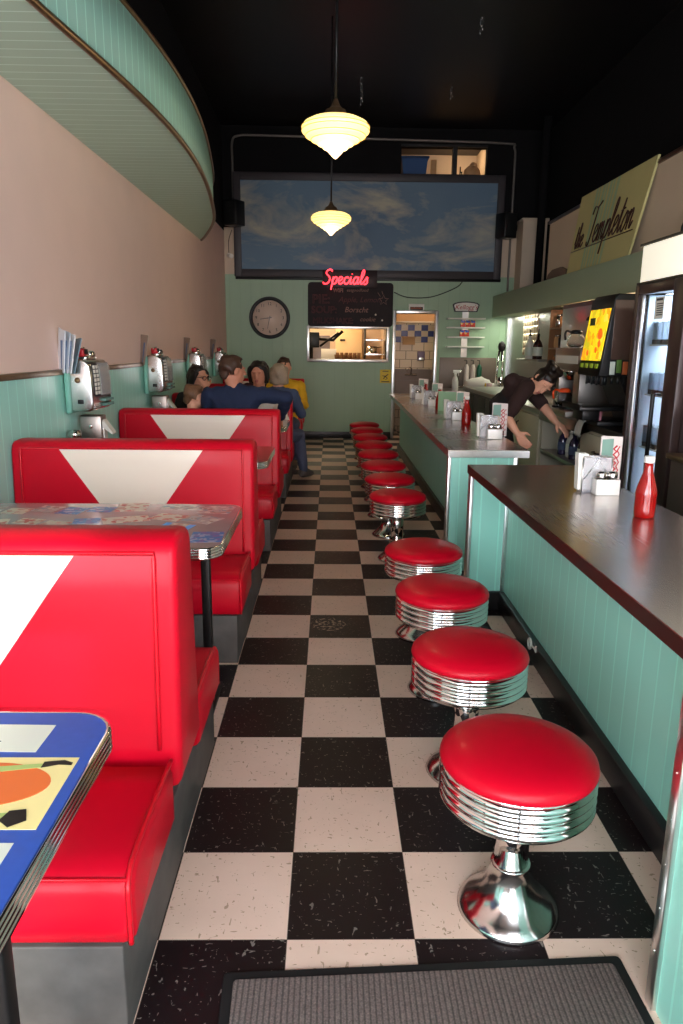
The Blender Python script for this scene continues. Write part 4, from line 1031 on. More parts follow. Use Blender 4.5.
r, w = unit('pale grey cabinet with two doors left of the open shelf', 6.25, 7.85, cabm, 'steel2')
for k in range(2):
    d = MB().span((-.018, .02 + k * w / 2, .06), (0, w / 2 * (k + 1) - .015, .80), .004).build('door', cabm, r); MB().tube([(-.018, w / 2 + (-.1 if k == 0 else .1), .7), (-.04, w / 2 + (-.1 if k == 0 else .1), .69), (-.04, w / 2 + (-.1 if k == 0 else .1), .6), (-.018, w / 2 + (-.1 if k == 0 else .1), .59)], .006, 8).build('handle', 'blackm', d)
r, w = unit('dark steel cabinet below the bottles on the far back counter', 7.86, 9.9, mat('dark steel front', rgb(50, 44, 42), .4, .4), 'steel2')
for k in range(3): MB().span((-.015, .02 + k * w / 3, .1), (0, w / 3 * (k + 1) - .015, .80), .004).build('door', mat('dark door', rgb(56, 50, 46), .4, .4), r)
# coffee brewer
r = thing('coffee_brewer', 'steel coffee brewer with dark warming bay on the back counter', 'coffee maker', (1.90, 5.55, .866))
b = MB().span((-.09, 0, .0), (.46, .62, .045), .004).span((.0, .0, .045), (.46, .14, .50), .004).span((.30, .14, .045), (.46, .62, .50)).span((.0, .50, .045), (.3, .62, .50), .004).span((-.01, 0, .34), (.46, .62, .52), .006); b.build('housing', 'steel2', r)
MB().span((.28, .14, .045), (.30, .50, .34)).build('bay_panel', 'blackm', r)
for y in (.23, .41): MB().lathe([(0, 0), (.07, 0), (.07, .012), (0, .014)], seg=24, c=(-.0, y, .046)).build('warmer_plate', 'blackpl', r)
MB().lathe([(0, .0), (.04, .0), (.075, .06), (.08, .075), (0, .075)], seg=28, c=(.04, .32, .27)).build('brew_basket', 'chrome_d', r)
MB().span((-.014, .04, .40), (-.009, .58, .46)).build('control_strip', 'white', r)
def carafe(label, hand):
    c = thing('glass_carafe', label, 'coffee pot')
    MB().lathe([(0, 0), (.05, 0), (.066, .02), (.07, .045), (.064, .08), (.045, .105), (.042, .12), (.039, .12), (.042, .104), (.061, .078), (.067, .045), (.062, .022), (.0, .006)], seg=32).build('bowl', 'acr', c)
    MB().lathe([(.043, .108), (.047, .110), (.049, .128), (.03, .14), (0, .142)], seg=28).build('collar', hand, c)
    MB().tube(spline([(-.040, .0, .122), (-.085, -.02, .13), (-.098, -.025, .10), (-.090, -.02, .06)], 5), [.009] * 16, 8).build('handle', hand, c)
    return c
c0 = carafe('glass coffee pot with orange handle in the brewer', mat('orange plastic', rgb(250, 84, 30), .35)); c0.location = (1.895, 5.87, .928)
c2_ = carafe('glass coffee pot with black handle on top of the brewer', 'blackpl'); c2_.location = (1.99, 5.98, 1.388)
r = thing('airpot', 'tall steel coffee airpot behind the lit soda dispenser', 'flask', (2.14, 5.88, 1.388))
MB().lathe([(0, 0), (.065, 0), (.068, .01), (.068, .15), (.055, .19), (.04, .205), (0, .205)], seg=32).build('body', 'steel2', r)
MB().lathe([(0, .2), (.045, .2), (.05, .215), (.048, .245), (.02, .26), (0, .26)], seg=24).build('pump_lid', 'blackpl', r)
MB().tube(spline([(-.03, 0, .23), (-.09, 0, .235), (-.105, 0, .21)], 4), .010, 8).build('spout', 'blackpl', r)
r = thing('folded_cloth', 'grey folded cloth hanging over the back counter edge by the drip tray', 'cloth', (1.86, 5.12, .870))
b = MB(); P = spline([(-.09, 0, -.08), (-.075, 0, .0), (-.055, 0, .028), (.0, 0, .03), (.06, 0, .022), (.10, 0, .012)], 5)
b.prism([(p.x, p.z) for p in P] + [(p.x, p.z - .02) for p in P[::-1]], -.06, .07, 'xz', 0, .006); b.build('cloth', mat('grey terry', rgb(170, 164, 156), .95, vary=.2, vscale=80), r)
o = MB().lathe([(0, 0), (.035, 0), (.04, .09), (.036, .09), (.031, .006), (0, .006)], seg=28).build('pink_cup', mat('pink plastic', rgb(190, 120, 130), .4)); o.location = (1.84, 4.98, .8705); tag(o, 'pink cup on the back counter beside the grey cloth', 'cup')
# tall steel block and wooden rack behind
r = thing('ice_machine', 'tall pale steel machine against the service wall', 'machine', (2.26, 6.30, .871))
MB().span((0, 0, 0), (.41, .95, .92), .01).build('housing', 'steel2', r); MB().span((-.012, .05, .35), (0, .90, .88), .004).build('door', 'alu', r); MB().span((-.02, .4, .31), (0, .6, .33), .004).build('handle', 'blackm', r)
r = thing('spice_rack', 'brown wooden rack crowded with jars on the service wall', 'rack', (2.50, 7.45, 1.15))
b = MB()
for z in (0, .22, .44): b.span((0, 0, z), (.17, 1.0, z + .02), .002)
b.span((0, 0, 0), (.17, .02, .66)).span((0, .98, 0), (.17, 1.0, .66)).span((.16, 0, 0), (.17, 1.0, .66)); b.build('frame', 'wood', r)
jm = ['wood', 'bronze', 'tan', 'board', 'chrome_d']
for i in range(3):
    for k in range(6):
        t = thing('jar', '%s jar from the left on the %s board of the wooden rack' % (['first', 'second', 'third', 'fourth', 'fifth', 'sixth'][k], ['bottom', 'middle', 'top'][i]), 'jar', (2.57, 8.32 - k * .155, 1.1705 + i * .22), 0, 'jars on the wooden rack')
        MB().lathe([(0, 0), (.04, 0), (.045, .01), (.045, .10), (.035, .12), (0, .12)], seg=16).build('jar_body', jm[(i * 2 + k) % 5], t)
        MB().lathe([(0, .12), (.04, .12), (.04, .14), (0, .142)], seg=16).build('lid', 'blackpl' if k % 2 else 'chrome_d', t)
o = MB().span((0, 0, 0), (.18, 1.0, .025), .004).build('wall_shelf', 'steel2'); o.location = (2.49, 8.82, 1.225); tag(o, 'short steel shelf holding two liquor bottles', 'shelf')
for y, c_, lb, nm in ((9.42, rgb(226, 216, 204), 'white pour bottle on the short steel shelf', 'w'), (9.05, rgb(50, 22, 22), 'dark liquor bottle on the short steel shelf', 'd')):
    t = thing('pour_bottle', lb, 'bottle', (2.55, y, 1.2505), 0, 'liquor bottles on the short steel shelf')
    MB().lathe([(0, 0), (.055, 0), (.058, .01), (.058, .16), (.045, .20), (.018, .24), (.016, .29), (0, .29)], seg=24).build('bottle_body', mat('bottle colour', c_, .2, coat=.5), t)
    MB().lathe([(.0585, .04), (.059, .045), (.059, .14), (.0585, .145)], seg=24).build('bottle_label', 'slip', t)
    MB().lathe([(0, .285), (.02, .285), (.018, .30), (.007, .31), (.006, .37), (0, .37)], seg=14).build('pourer', 'blackpl', t)
# quilted panel
b = MB()
for i in range(6):
    for k in range(6):
        b.ell((0, .06 + i * .12, .05 + k * .095), (.012, .062, .05), 0, 2)
b.span((0, 0, 0), (.006, .72, .56)); o = b.build('quilted_panel', mat('quilted steel', rgb(226, 196, 170), .3, .6)); o.location = (2.67, 9.52, 1.29); tag(o, 'quilted pale metal panel on the service wall above the bottles', 'panel')
# ------------------------------------------------------------------ sink corner
r = thing('sink_counter', 'steel sink counter along the back wall right of the doorway', 'sink', (1.66, 10.35, 0))
b = MB().span((0, 0, .74), (1.0, .78, .78), .004); b.build('worktop', 'steel2', r)
b = MB().span((.06, .05, 0), (.98, .78, .74)); b.build('body', mat('dark sink front', rgb(60, 54, 48), .45, .3), r)
b = MB().span((0, .78, .74), (.86, .795, 1.235), .003); b.build('backsplash', 'dull', r)
b = MB().tube(spline([(.28, .72, .78), (.28, .72, 1.0), (.28, .68, 1.06), (.28, .56, 1.06), (.28, .52, 1.02)], 5), .013, 8).box((.28, .72, .80), (.16, .04, .04), .006); b.build('tap', 'chrome', r)
r = thing('spray_bottle', 'white spray bottle standing on the sink counter', 'bottle', (1.79, 10.44, .7805))
MB().lathe([(0, 0), (.042, 0), (.045, .008), (.045, .14), (.035, .18), (.018, .21), (.018, .225), (0, .225)], seg=24).build('bottle_body', 'white', r)
b = MB().box((.0, 0, .235), (.036, .036, .03), .005).box((.02, 0, .268), (.11, .032, .042), .010).tube([(.03, 0, .255), (.045, 0, .23), (.042, 0, .205)], .007, 6); b.build('trigger_head', 'cap', r)
r = thing('towel_heap', 'heap of white towels with a yellow stripe on the sink counter', 'towels', (2.15, 10.50, .7805))
b = MB()
b.ell((-.02, 0, .085), (.19, .12, .10), 0, 3).ell((.13, -.02, .05), (.15, .10, .06), 0, 3).ell((-.10, .03, .06), (.11, .1, .08), 0, 3)
for v in b.bm.verts: v.co += Vector((0, 0, max(0, .012 * math.sin(v.co.x * 60) + .01 * math.sin(v.co.y * 70 + v.co.x * 30)))) ; v.co.z = max(0, v.co.z)
b.build('towels', 'whitec', r)
MB().tube(spline([(.06, -.125, .03), (.065, -.10, .10), (.06, -.02, .135), (.05, .06, .14)], 4), .012, 6).build('stripe', 'yellowc', r)
o = MB().lathe([(0, 0), (.035, 0), (.042, .11), (.038, .11), (.033, .006), (0, .006)], seg=24).build('steel_cup', mat('pinkish cup', rgb(196, 160, 160), .4)); o.location = (2.27, 10.39, .7805); tag(o, 'pale pink cup in front of the white towels', 'cup')
r = thing('menu', 'pale green menu card propped at the back of the far counter', 'menu', (1.16, 7.1, CZ)); MB().prism([(-.10, 0), (.10, 0), (.10, .18), (-.10, .19)], -.003, .003, 'xz', 0).build('page', mat('pale green card', rgb(150, 190, 150), .5), r)
r = thing('drink_mixer', 'tall silver milkshake mixer with round dark head by the sink', 'mixer', (2.42, 10.42, .7805))
b = MB().span((-.12, -.10, 0), (.12, .12, .03), .01).tube([(-.05, .05, .03), (-.015, .05, .56)], .016, 10).tube([(.05, .05, .03), (.035, .05, .56)], .016, 10); b.build('stand', 'chrome', r)
b = MB().ell((.01, .02, .62), (.055, .06, .075)).tube([(.01, -.0, .56), (.01, 0, .42)], .012, 8); b.build('motor_head', 'board', r)
MB().lathe([(.04, 0), (.05, .16), (.046, .16), (.037, .006), (0, .006), (0, 0)], seg=24, c=(.01, -.01, .032)).build('mixing_cup', 'chrome', r)
for k, (c_, lb) in enumerate(((rgb(210, 190, 180), 'pale syrup pump bottle left of the drink mixer'), (rgb(190, 170, 160), 'second pale syrup pump bottle left of the drink mixer'), (rgb(20, 84, 60), 'dark green syrup pump bottle beside the drink mixer'))):
    t = thing('syrup_bottle', lb, 'bottle', (2.04 + k * .095, 10.95, .7805), 0, 'syrup bottles by the drink mixer')
    MB().lathe([(0, 0), (.036, 0), (.038, .01), (.038, .30), (.03, .33), (.015, .36), (0, .36)], seg=20).build('bottle_body', mat('syrup', c_, .3), t)
    MB().tube([(0, 0, .355), (0, 0, .42), (-.04, -.02, .42)], .007, 6).build('pump', 'blackpl', t)
# washing up corner behind the doorway
r = thing('wash_sink', 'steel wash sink against the tiled wall behind the doorway', 'sink', (1.0, 11.75, 0))
b = MB().span((0, 0, .60), (.72, .62, .64)).span((0, 0, .60), (.72, .03, .86)).span((0, .0, .60), (.03, .62, .86)).span((.69, 0, .60), (.72, .62, .86)).span((0, .6, .60), (.72, .63, 1.02)); b.build('basin', 'dull', r)
for x in (.04, .68):
    for y in (.04, .58): MB().tube([(x, y, 0), (x, y, .62)], .02, 8).build('leg', 'alu', r)
b = MB().tube([(.26, .59, .93), (.46, .59, .93)], .016, 8).tube(spline([(.36, .58, .94), (.36, .52, 1.04), (.30, .40, 1.05), (.27, .36, 1.0)], 5), .012, 8); b.build('tap', 'chrome_d', r)
o = MB().span((0, 0, 0), (1.3, .22, .03), .003).build('wall_shelf', 'creamwall'); o.location = (.98, 12.15, 1.765); tag(o, 'pale shelf high on the tiled wall behind the doorway', 'shelf')
o = MB().span((0, 0, 0), (.2, .09, .12), .004).box((.1, -.0, .125), (.23, .1, .015), .002).build('towel_dispenser', 'tan'); o.location = (1.21, 12.30, 1.42); tag(o, 'tan paper towel box on the blue checked tiles', 'dispenser')
r = thing('soap_dispenser', 'grey purple soap dispenser on the cream tiles', 'dispenser', (1.52, 12.31, 1.17)); MB().box((0, 0, .07), (.12, .1, .15), .012).build('body', mat('mauve plastic', rgb(104, 88, 110), .4), r); MB().box((0, -.05, .02), (.08, .02, .04), .005).build('push_bar', 'alu', r)
# kitchen seen through the pass
r = thing('kitchen_fridge', 'cream kitchen fridge seen through the pass-through', 'fridge', (.10, 12.9, 0)); MB().span((0, 0, 0), (.46, .66, 1.70), .01).build('body', mat('warm cream enamel', rgb(236, 200, 150), .4), r); MB().box((.12, -.008, 1.49), (.09, .012, .03), .003).build('badge', 'board', r)
r = thing('steel_cabinet', 'grey steel kitchen cabinet seen left in the pass-through', 'cabinet', (-.42, 12.6, 0)); MB().span((0, 0, 0), (.42, .6, 1.56), .006).build('body', mat('grey enamel', rgb(120, 110, 112), .4, .3), r); MB().span((.02, -.012, .2), (.40, 0, 1.15), .003).build('door', mat('darker grey enamel', rgb(88, 82, 84), .4, .3), r)
o = MB().box((0, 0, 0), (.26, .02, .18), .003).build('notice_sheet', 'paper'); o.location = (-.02, 12.57, 1.25); tag(o, 'white sheet on the grey kitchen cabinet', 'notice')
r = thing('kitchen_shelf', 'kitchen ledge holding a row of brown cups', 'shelf', (-.30, 11.55, 0)); MB().span((0, 0, 1.135), (1.14, .35, 1.165), .003).build('board', 'steel2', r)
for x in (.03, 1.11): MB().tube([(x, .17, 0), (x, .17, 1.135)], .02, 8).build('leg', 'alu', r)
for i in range(2):
    for k in range(6):
        t = thing('cup', '%s brown cup of the %s row in the pass-through' % (['first', 'second', 'third', 'fourth', 'fifth', 'sixth'][k], ['front', 'back'][i]), 'cup', (.10 + k * .068 + .02 * i, 11.64 + i * .09, 1.1655), 0, 'brown cups in the pass-through')
        MB().lathe([(0, 0), (.022, 0), (.030, .09 + .03 * i), (.026, .09 + .03 * i), (.018, .004), (0, .004)], seg=16).build('cup_body', mat('brown cup', rgb(150, 100, 60), .5), t)
r = thing('wall_lamp_arm', 'black jointed lamp arm in the left of the pass-through', 'lamp arm', (-.30, 11.9, 1.1))
b = MB().box((.0, 0, .38), (.26, .1, .24), .01).tube([(.05, 0, .40), (.35, 0, .38), (.5, 0, .52)], .025, 8).tube([(.14, -.02, .28), (.44, -.02, .50)], .018, 8).box((.1, 0, .38), (.06, .08, .08), .01); b.build('arm', 'blackm', r)
b = MB().tube([(.0, 0, .3), (0, 0, -1.1)], .03, 8); b.build('post', 'blackm', r)
r = thing('wire_rack', 'dark wire kitchen rack in the right of the pass-through', 'rack', (.58, 12.2, 0))
for x in (0, .34):
    for y in (0, .35): MB().tube([(x, y, 0), (x, y, 1.75)], .012, 6).build('post', 'blackm', r)
for z in (1.25, 1.48, .9): MB().span((0, 0, z), (.34, .35, z + .018)).build('shelf', 'chrome_d', r)
for x, z, lb in ((.12, 1.2685, 'steel pot on the upper middle of the kitchen wire rack'), (.24, .9185, 'steel pot low on the kitchen wire rack')):
    t = thing('cooking_pot', lb, 'pot', (.58 + x, 12.36, z)); MB().lathe([(0, 0), (.08, 0), (.085, .12), (.08, .12), (.075, .006), (0, .006)], seg=24).build('pot_body', 'chrome_d', t); MB().tube([(.08, 0, .1), (.16, 0, .11)], .008, 6).build('handle', 'blackpl', t)
o = MB().box((0, 0, 0), (.05, .04, .05), .006).build('yellow_tag', 'yellow'); o.location = (.50, 12.75, 1.727); tag(o, 'yellow block on top of the cream kitchen fridge', 'box')
# ------------------------------------------------------------------ people
def E_(c, r, rot=None): return (Vector(c), Vector(r) if isinstance(r, (tuple, list, Vector)) else Vector((r, r, r)), rot)
def hull_into(bm, es):
    t = bmesh.new()
    for c, r, rot in es:
        u = bmesh.new(); bmesh.ops.create_icosphere(u, subdivisions=2, radius=1)
        for v in u.verts:
            p = Vector((v.co.x * r.x, v.co.y * r.y, v.co.z * r.z))
            if rot is not None: p = rot @ p
            t.verts.new(p + c)
        u.free()
    bmesh.ops.convex_hull(t, input=t.verts[:])
    bmesh.ops.delete(t, geom=[v for v in t.verts if not v.link_faces], context='VERTS')
    bmesh.ops.recalc_face_normals(t, faces=t.faces[:])
    vm = {v: bm.verts.new(v.co) for v in t.verts}
    for f in t.faces: bm.faces.new([vm[v] for v in f.verts])
    t.free()
def fuse(name, groups, mats, parent, voxel=.008, it=3, paint=None, noise=0):
    bm = bmesh.new()
    for g in groups: hull_into(bm, g)
    me = bpy.data.meshes.new(name); bm.to_mesh(me); bm.free()
    tmp = bpy.data.objects.new(name, me); COL.objects.link(tmp)
    m = tmp.modifiers.new('r', 'REMESH'); m.mode = 'VOXEL'; m.voxel_size = voxel
    m = tmp.modifiers.new('s', 'SMOOTH'); m.iterations = it; m.factor = .5
    out = bpy.data.meshes.new_from_object(tmp.evaluated_get(bpy.context.evaluated_depsgraph_get()))
    bpy.data.objects.remove(tmp); bpy.data.meshes.remove(me)
    out.materials.clear()
    for mm in mats: out.materials.append(M[mm])
    for p in out.polygons:
        p.use_smooth = True; p.material_index = 0
        if paint:
            for c, r, k in paint:
                if (p.center - c).length < r: p.material_index = k
    if noise:
        for v in out.vertices:
            c = v.co; v.co = c + v.normal * noise * (math.sin(c.x * 70 + c.z * 40) + math.sin(c.y * 60 - c.z * 55))
    out.name = name
    o = bpy.data.objects.new(name, out); COL.objects.link(o); o.parent = parent
    return o
def hand(w, d, n, s, k=1.0, curl=.5):
    """wrist, direction, palm normal, thumb side"""
    d = d.normalized(); n = (n - d * n.dot(d)).normalized(); s = (s - d * s.dot(d)); s = (s - n * s.dot(n)).normalized()
    G = [[E_(w, .024 * k), E_(w + d * .035 * k, .022 * k)], [E_(w + d * .03 * k + s * .016 * k, .015 * k), E_(w + d * .03 * k - s * .016 * k, .014 * k), E_(w + d * .085 * k + s * .030 * k, .011 * k), E_(w + d * .08 * k - s * .030 * k, .0105 * k)]]
    for off, L, dz in ((.031, .070, .085), (.011, .079, .089), (-.010, .073, .087), (-.030, .057, .080)):
        b = w + (d * dz + s * off) * k
        d1 = (d * math.cos(curl * .5) + n * math.sin(curl * .5) + s * off * 3).normalized(); m = b + d1 * L * .5 * k
        d2 = (d * math.cos(curl * 1.4) + n * math.sin(curl * 1.4) + s * off * 2).normalized(); e = m + d2 * L * .5 * k
        G += [[E_(b, .0098 * k), E_(m, .0092 * k)], [E_(m, .0092 * k), E_(e, .0078 * k)]]
    b = w + (d * .025 + s * .026) * k; m = b + (d * .6 + s * .75 + n * .25).normalized() * .040 * k; e = m + (d * .9 + s * .3 + n * .3).normalized() * .032 * k
    G += [[E_(b, .0135 * k), E_(m, .0115 * k)], [E_(m, .0115 * k), E_(e, .009 * k)]]
    return G
def person(label, loc, rz, J, face, up, hair, skin, shirt, pants, sleeve=1.0, hairm='hair_d', k=1.0, hands=None, glasses=False, female=False, curl=.6, apron=None, shoes='shoe', beard=False):
    root = thing('person', label, 'person', loc, rz)
    V = {a: Vector(b) for a, b in J.items()}
    f = Vector(face).normalized(); u = Vector(up); u = (u - f * u.dot(f)).normalized(); rt = f.cross(u)
    H = Matrix((rt, f, u)).transposed()
    hc = V['head']
    def h(p): return hc + H @ (Vector(p) * k)
    def he(c, r): return E_(h(c), Vector(r) * k, H)
    sh = V['sR'] - V['sL']; ax = sh.normalized(); tr = (V['neck'] - V['pelvis']).normalized(); fw = tr.cross(ax) * -1
    T = Matrix((ax, fw, tr)).transposed()
    w_ = sh.length
    chest = V['pelvis'].lerp(V['neck'], .68) if 'chest' not in V else V['chest']; waist = V['pelvis'].lerp(chest, .45)
    def torso(g):
        a = [[E_(V['pelvis'], (.155 * k + g, .105 * k + g, .10 * k + g), T), E_(waist, ((.125 if female else .14) * k + g, .095 * k + g, .09 * k + g), T)],
             [E_(waist, ((.125 if female else .14) * k + g, .095 * k + g, .09 * k + g), T), E_(chest, (.15 * k + g, .108 * k + g, .11 * k + g), T)],
             [E_(chest, (.15 * k + g, .108 * k + g, .11 * k + g), T), E_(V['sL'] * .86 + V['sR'] * .14, .058 * k + g), E_(V['sR'] * .86 + V['sL'] * .14, .058 * k + g)],
             [E_(V['sL'] * .75 + V['sR'] * .25, .05 * k + g), E_(V['sR'] * .75 + V['sL'] * .25, .05 * k + g), E_(V['neck'] + tr * .0, .052 * k + g * .6)]]
        if female: a.append([E_(chest + fw * .075 * k + ax * .065 * k, .062 * k + g), E_(chest + fw * .075 * k - ax * .065 * k, .062 * k + g)])
        return a
    def arm(s, g, part=1.0):
        S, E, W = V['s' + s], V['e' + s], V['w' + s]
        a = [[E_(S, .055 * k + g), E_(E, .041 * k + g)] if part >= 1 else [E_(S, .055 * k + g), E_(S.lerp(E, min(1, part / .5)), (.055 - .014 * min(1, part / .5)) * k + g * 1.3)]]
        if part >= 1: a.append([E_(E, .041 * k + g), E_(E.lerp(W, .35), .040 * k + g), ]); a.append([E_(E.lerp(W, .35), .040 * k + g), E_(W.lerp(E, 0 if g == 0 else .06), .026 * k + g)])
        return a
    def leg(s, g, stop=1.0):
        Hh, K, A = V['h' + s], V['k' + s], V['a' + s]
        return [[E_(Hh, .085 * k + g), E_(K, .058 * k + g)], [E_(K, .058 * k + g), E_(K.lerp(A, .35), .055 * k + g)], [E_(K.lerp(A, .35), .055 * k + g), E_(A, .038 * k + g)]]
    G = [[he((0, -.012, .022), (.074, .092, .083)), he((0, .035, -.005), (.058, .052, .06))],
         [he((0, .025, -.01), (.062, .062, .06)), he((0, .055, -.080), (.030, .030, .024)), he((.045, .01, -.06), (.015, .03, .02)), he((-.045, .01, -.06), (.015, .03, .02))],
         [he((0, .092, .006), (.008, .010, .010)), he((0, .108, -.022), (.014, .014, .010))], [he((-.03, .080, .026), (.024, .012, .008)), he((.03, .080, .026), (.024, .012, .008))],
         [he((0, .088, -.050), (.022, .012, .007))], [he((0, .086, -.060), (.018, .012, .007))], [he((.077, -.008, -.008), (.010, .020, .030))], [he((-.077, -.008, -.008), (.010, .020, .030))],
         [he((0, -.025, -.05), (.052, .052, .03)), E_(V['neck'], .058 * k)]]
    G += torso(0)
    for s in 'LR':
        G += arm(s, 0); G += leg(s, 0)
        W = V['w' + s]; d = (W - V['e' + s]).normalized()
        hd = Vector(hands[s][0]) if hands and s in hands else d
        nn = Vector(hands[s][1]) if hands and s in hands else Vector((0, 0, -1))
        ts = Vector(hands[s][2]) if hands and s in hands else (ax if s == 'L' else -ax)
        G += hand(W, hd, nn, ts, k, curl)
        A = V['a' + s]; ft = V['t' + s]
        G.append([E_(A, .04 * k), E_(A + Vector((0, 0, -.045 * k)) - (ft - A).normalized() * .03 * k, .035 * k), E_(ft, (.04 * k, .04 * k, .025 * k))])
    paint = [(h((.031, .088, .006)), .0105 * k, 1), (h((-.031, .088, .006)), .0105 * k, 1), (h((0, .098, -.055)), .017 * k, 2)]
    if beard: paint += [(h((0, .07, -.085)), .04, 1), (h((.05, .03, -.065)), .03, 1), (h((-.05, .03, -.065)), .03, 1)]
    fuse('body', G, [skin, 'eye' if not beard else 'hair_b', 'lip'], root, .0075 if k > .9 else .0065, 2, paint)
    # hair
    HG = [[he((0, -.026, .036), (.083, .097, .083))]]
    if hair == 'short': HG += [[he((0, .03, .095), (.055, .05, .025)), he((0, -.05, .09), (.06, .05, .03))], [he((.07, -.03, .01), (.014, .03, .04))], [he((-.07, -.03, .01), (.014, .03, .04))], [he((0, -.075, -.02), (.055, .03, .05))]]
    if hair == 'bob': HG += [[he((0, -.045, .0), (.095, .075, .09)), he((0, -.055, -.085), (.088, .05, .035))], [he((.078, .01, .03), (.018, .05, .05)), he((.085, -.01, -.07), (.016, .035, .03))], [he((-.078, .01, .03), (.018, .05, .05)), he((-.085, -.01, -.07), (.016, .035, .03))]]
    if hair == 'long': HG += [[he((0, -.045, .0), (.092, .075, .09)), he((0, -.07, -.17), (.09, .04, .05))], [he((.080, .005, .03), (.016, .05, .05)), he((.088, -.02, -.15), (.018, .035, .04))], [he((-.080, .005, .03), (.016, .05, .05)), he((-.088, -.02, -.15), (.018, .035, .04))]]
    if hair == 'tied': HG += [[he((0, -.04, .01), (.088, .08, .085))], [he((0, -.08, .085), (.068, .055, .058)), he((0, -.05, .10), (.06, .05, .04))], [he((.05, -.02, .12), (.035, .04, .03))], [he((-.045, -.05, .12), (.035, .035, .03))], [he((.03, -.12, .10), (.03, .03, .03))], [he((-.03, -.12, .06), (.03, .03, .03))], [he((.073, .02, .02), (.014, .04, .05))], [he((-.073, .02, .02), (.014, .04, .05))]]
    fuse('hair', HG, [hairm], root, .007, 1, noise=.0035)
    # clothes
    SG = torso(.013)
    if sleeve >= 1:
        for s in 'LR': SG += arm(s, .011)
    else:
        for s in 'LR': SG += arm(s, .012, sleeve)
    fuse('shirt', SG, [shirt], root, .009, 2, noise=.002)
    PG = [[E_(V['pelvis'], (.165 * k + .01, .118 * k + .01, .095 * k), T), E_(V['hL'], .092 * k), E_(V['hR'], .092 * k)]]
    for s in 'LR': PG += leg(s, .012)
    fuse('trousers', PG, [pants], root, .010, 2, noise=.002)
    SGs = []
    for s in 'LR':
        A = V['a' + s]; ft = V['t' + s]
        SGs.append([E_(A + Vector((0, 0, -.01)), .048 * k), E_(A + Vector((0, 0, -.045 * k)) - (ft - A).normalized() * .03 * k, .042 * k), E_(ft, (.048 * k, .048 * k, .032 * k))])
    fuse('shoes', SGs, [shoes], root, .008, 2)
    if glasses:
        b = MB()
        for sx in (-1, 1):
            b.tube([h((sx * .034 + .024 * math.cos(a), .108, .004 + .019 * math.sin(a))) for a in [2 * PI * q / 16 for q in range(16)]], .0028, 6, 0, True)
            b.tube([h((sx * .058, .107, .008)), h((sx * .080, .02, .008)), h((sx * .082, -.02, -.002))], .0025, 6)
        b.tube([h((-.010, .110, .006)), h((.010, .110, .006))], .0028, 6)
        b.build('glasses', 'blackpl', root)
    if apron:
        b = []
        b.append([E_(V['pelvis'] + fw * .03, (.17 * k, .11 * k, .09 * k), T), E_(waist + fw * .01, (.145 * k, .10 * k, .03 * k), T)])
        b.append([E_(V['pelvis'] + fw * .03, (.17 * k, .11 * k, .09 * k), T), E_(V['hL'].lerp(V['kL'], .55) + fw * .02, (.09 * k, .09 * k, .05)), E_(V['hR'].lerp(V['kR'], .55) + fw * .02, (.09 * k, .09 * k, .05))])
        fuse('apron', b, [apron], root, .01, 2, noise=.003)
    return root
def seated(k=1.0, lean=0.0, sw=.19):
    """joints of a figure sitting on a 0.38 m bench, facing +Y, origin on the floor under the pelvis"""
    z = .378 + .098 * k
    J = dict(pelvis=(0, 0, z), neck=(0, .015 + lean, z + .50 * k), head=(0, .05 + lean * 1.15, z + .655 * k))
    for s, q in (('L', -1), ('R', 1)):
        J['s' + s] = (q * sw * k, .0 + lean * .9, z + .445 * k)
        J['e' + s] = (q * .235 * k, .12 + lean, z + .23 * k); J['w' + s] = (q * .13 * k, .33, max(.785, z + .285 * k))
        J['h' + s] = (q * .085 * k, .03, z - .0); J['k' + s] = (q * .11 * k, .38 * k, z + .0); J['a' + s] = (q * .11 * k, .36 * k, .085); J['t' + s] = (q * .12 * k, .36 * k + .13 * k, .034)
    return J
J = seated(1.05, .05, .20); J['eR'] = (.405, .02, .985); J['wR'] = (.335, .28, .80); J['sR'] = (.21, .05, 1.005); J['head'] = (-.015, .085, 1.185); J['sL'] = (-.20, .05, .995); J['neck'] = (0, .07, 1.05)
person('man in a navy sweater seen from behind, head turned right, elbow out', (-.74, 5.66, 0), 0, J, (.85, .55, -.05), (0, 0, 1), 'short', 'skin_t', 'navy', 'jeans', 1.0, 'hair_b', 1.0)
J = seated(.80, .03)
person('young boy with short brown hair beside the man in navy', (-1.06, 5.66, 0), 0, J, (.75, .65, -.1), (0, 0, 1), 'short', 'skin', 'blackc', 'jeans', 1.0, 'hair_l', .82)
J = seated(.95, .06, .17); J['wL'] = (-.075, .20, .99); J['eL'] = (-.20, .24, .80)
person('woman in glasses with long black hair, hand near her chin', (-1.20, 6.86, 0), PI, J, (-.80, .55, -.1), (0, 0, 1), 'long', 'skin', 'blackc', 'blackc', 1.0, 'hair_d', .95, {'L': ((.25, -.2, 1), (.3, -1, 0), (.2, -.6, .3))}, True, True)
J = seated(1.0, .06, .17)
person('woman with dark hair and pale cardigan facing the camera', (-.655, 6.86, 0), PI, J, (.1, 1, -.15), (0, 0, 1), 'bob', 'skin_t', 'whitec', 'blackc', 1.0, 'hair_d', .98, female=True)
J = seated(.95, .05, .17); J['kL'] = (-.04, .36, .47); J['kR'] = (.14, .34, .455); J['aR'] = (.22, .26, .085); J['tR'] = (.255, .40, .034); J['aL'] = (.03, .30, .085); J['tL'] = (.06, .43, .034)
person('grey haired woman in a denim jacket at the aisle end of her bench, back turned', (-.545, 7.44, 0), -.22, J, (-.25, .95, -.05), (0, 0, 1), 'bob', 'skin', 'denim', 'jeans', 1.0, 'hair_g', .98, female=True)
J = seated(1.0, .03, .18)
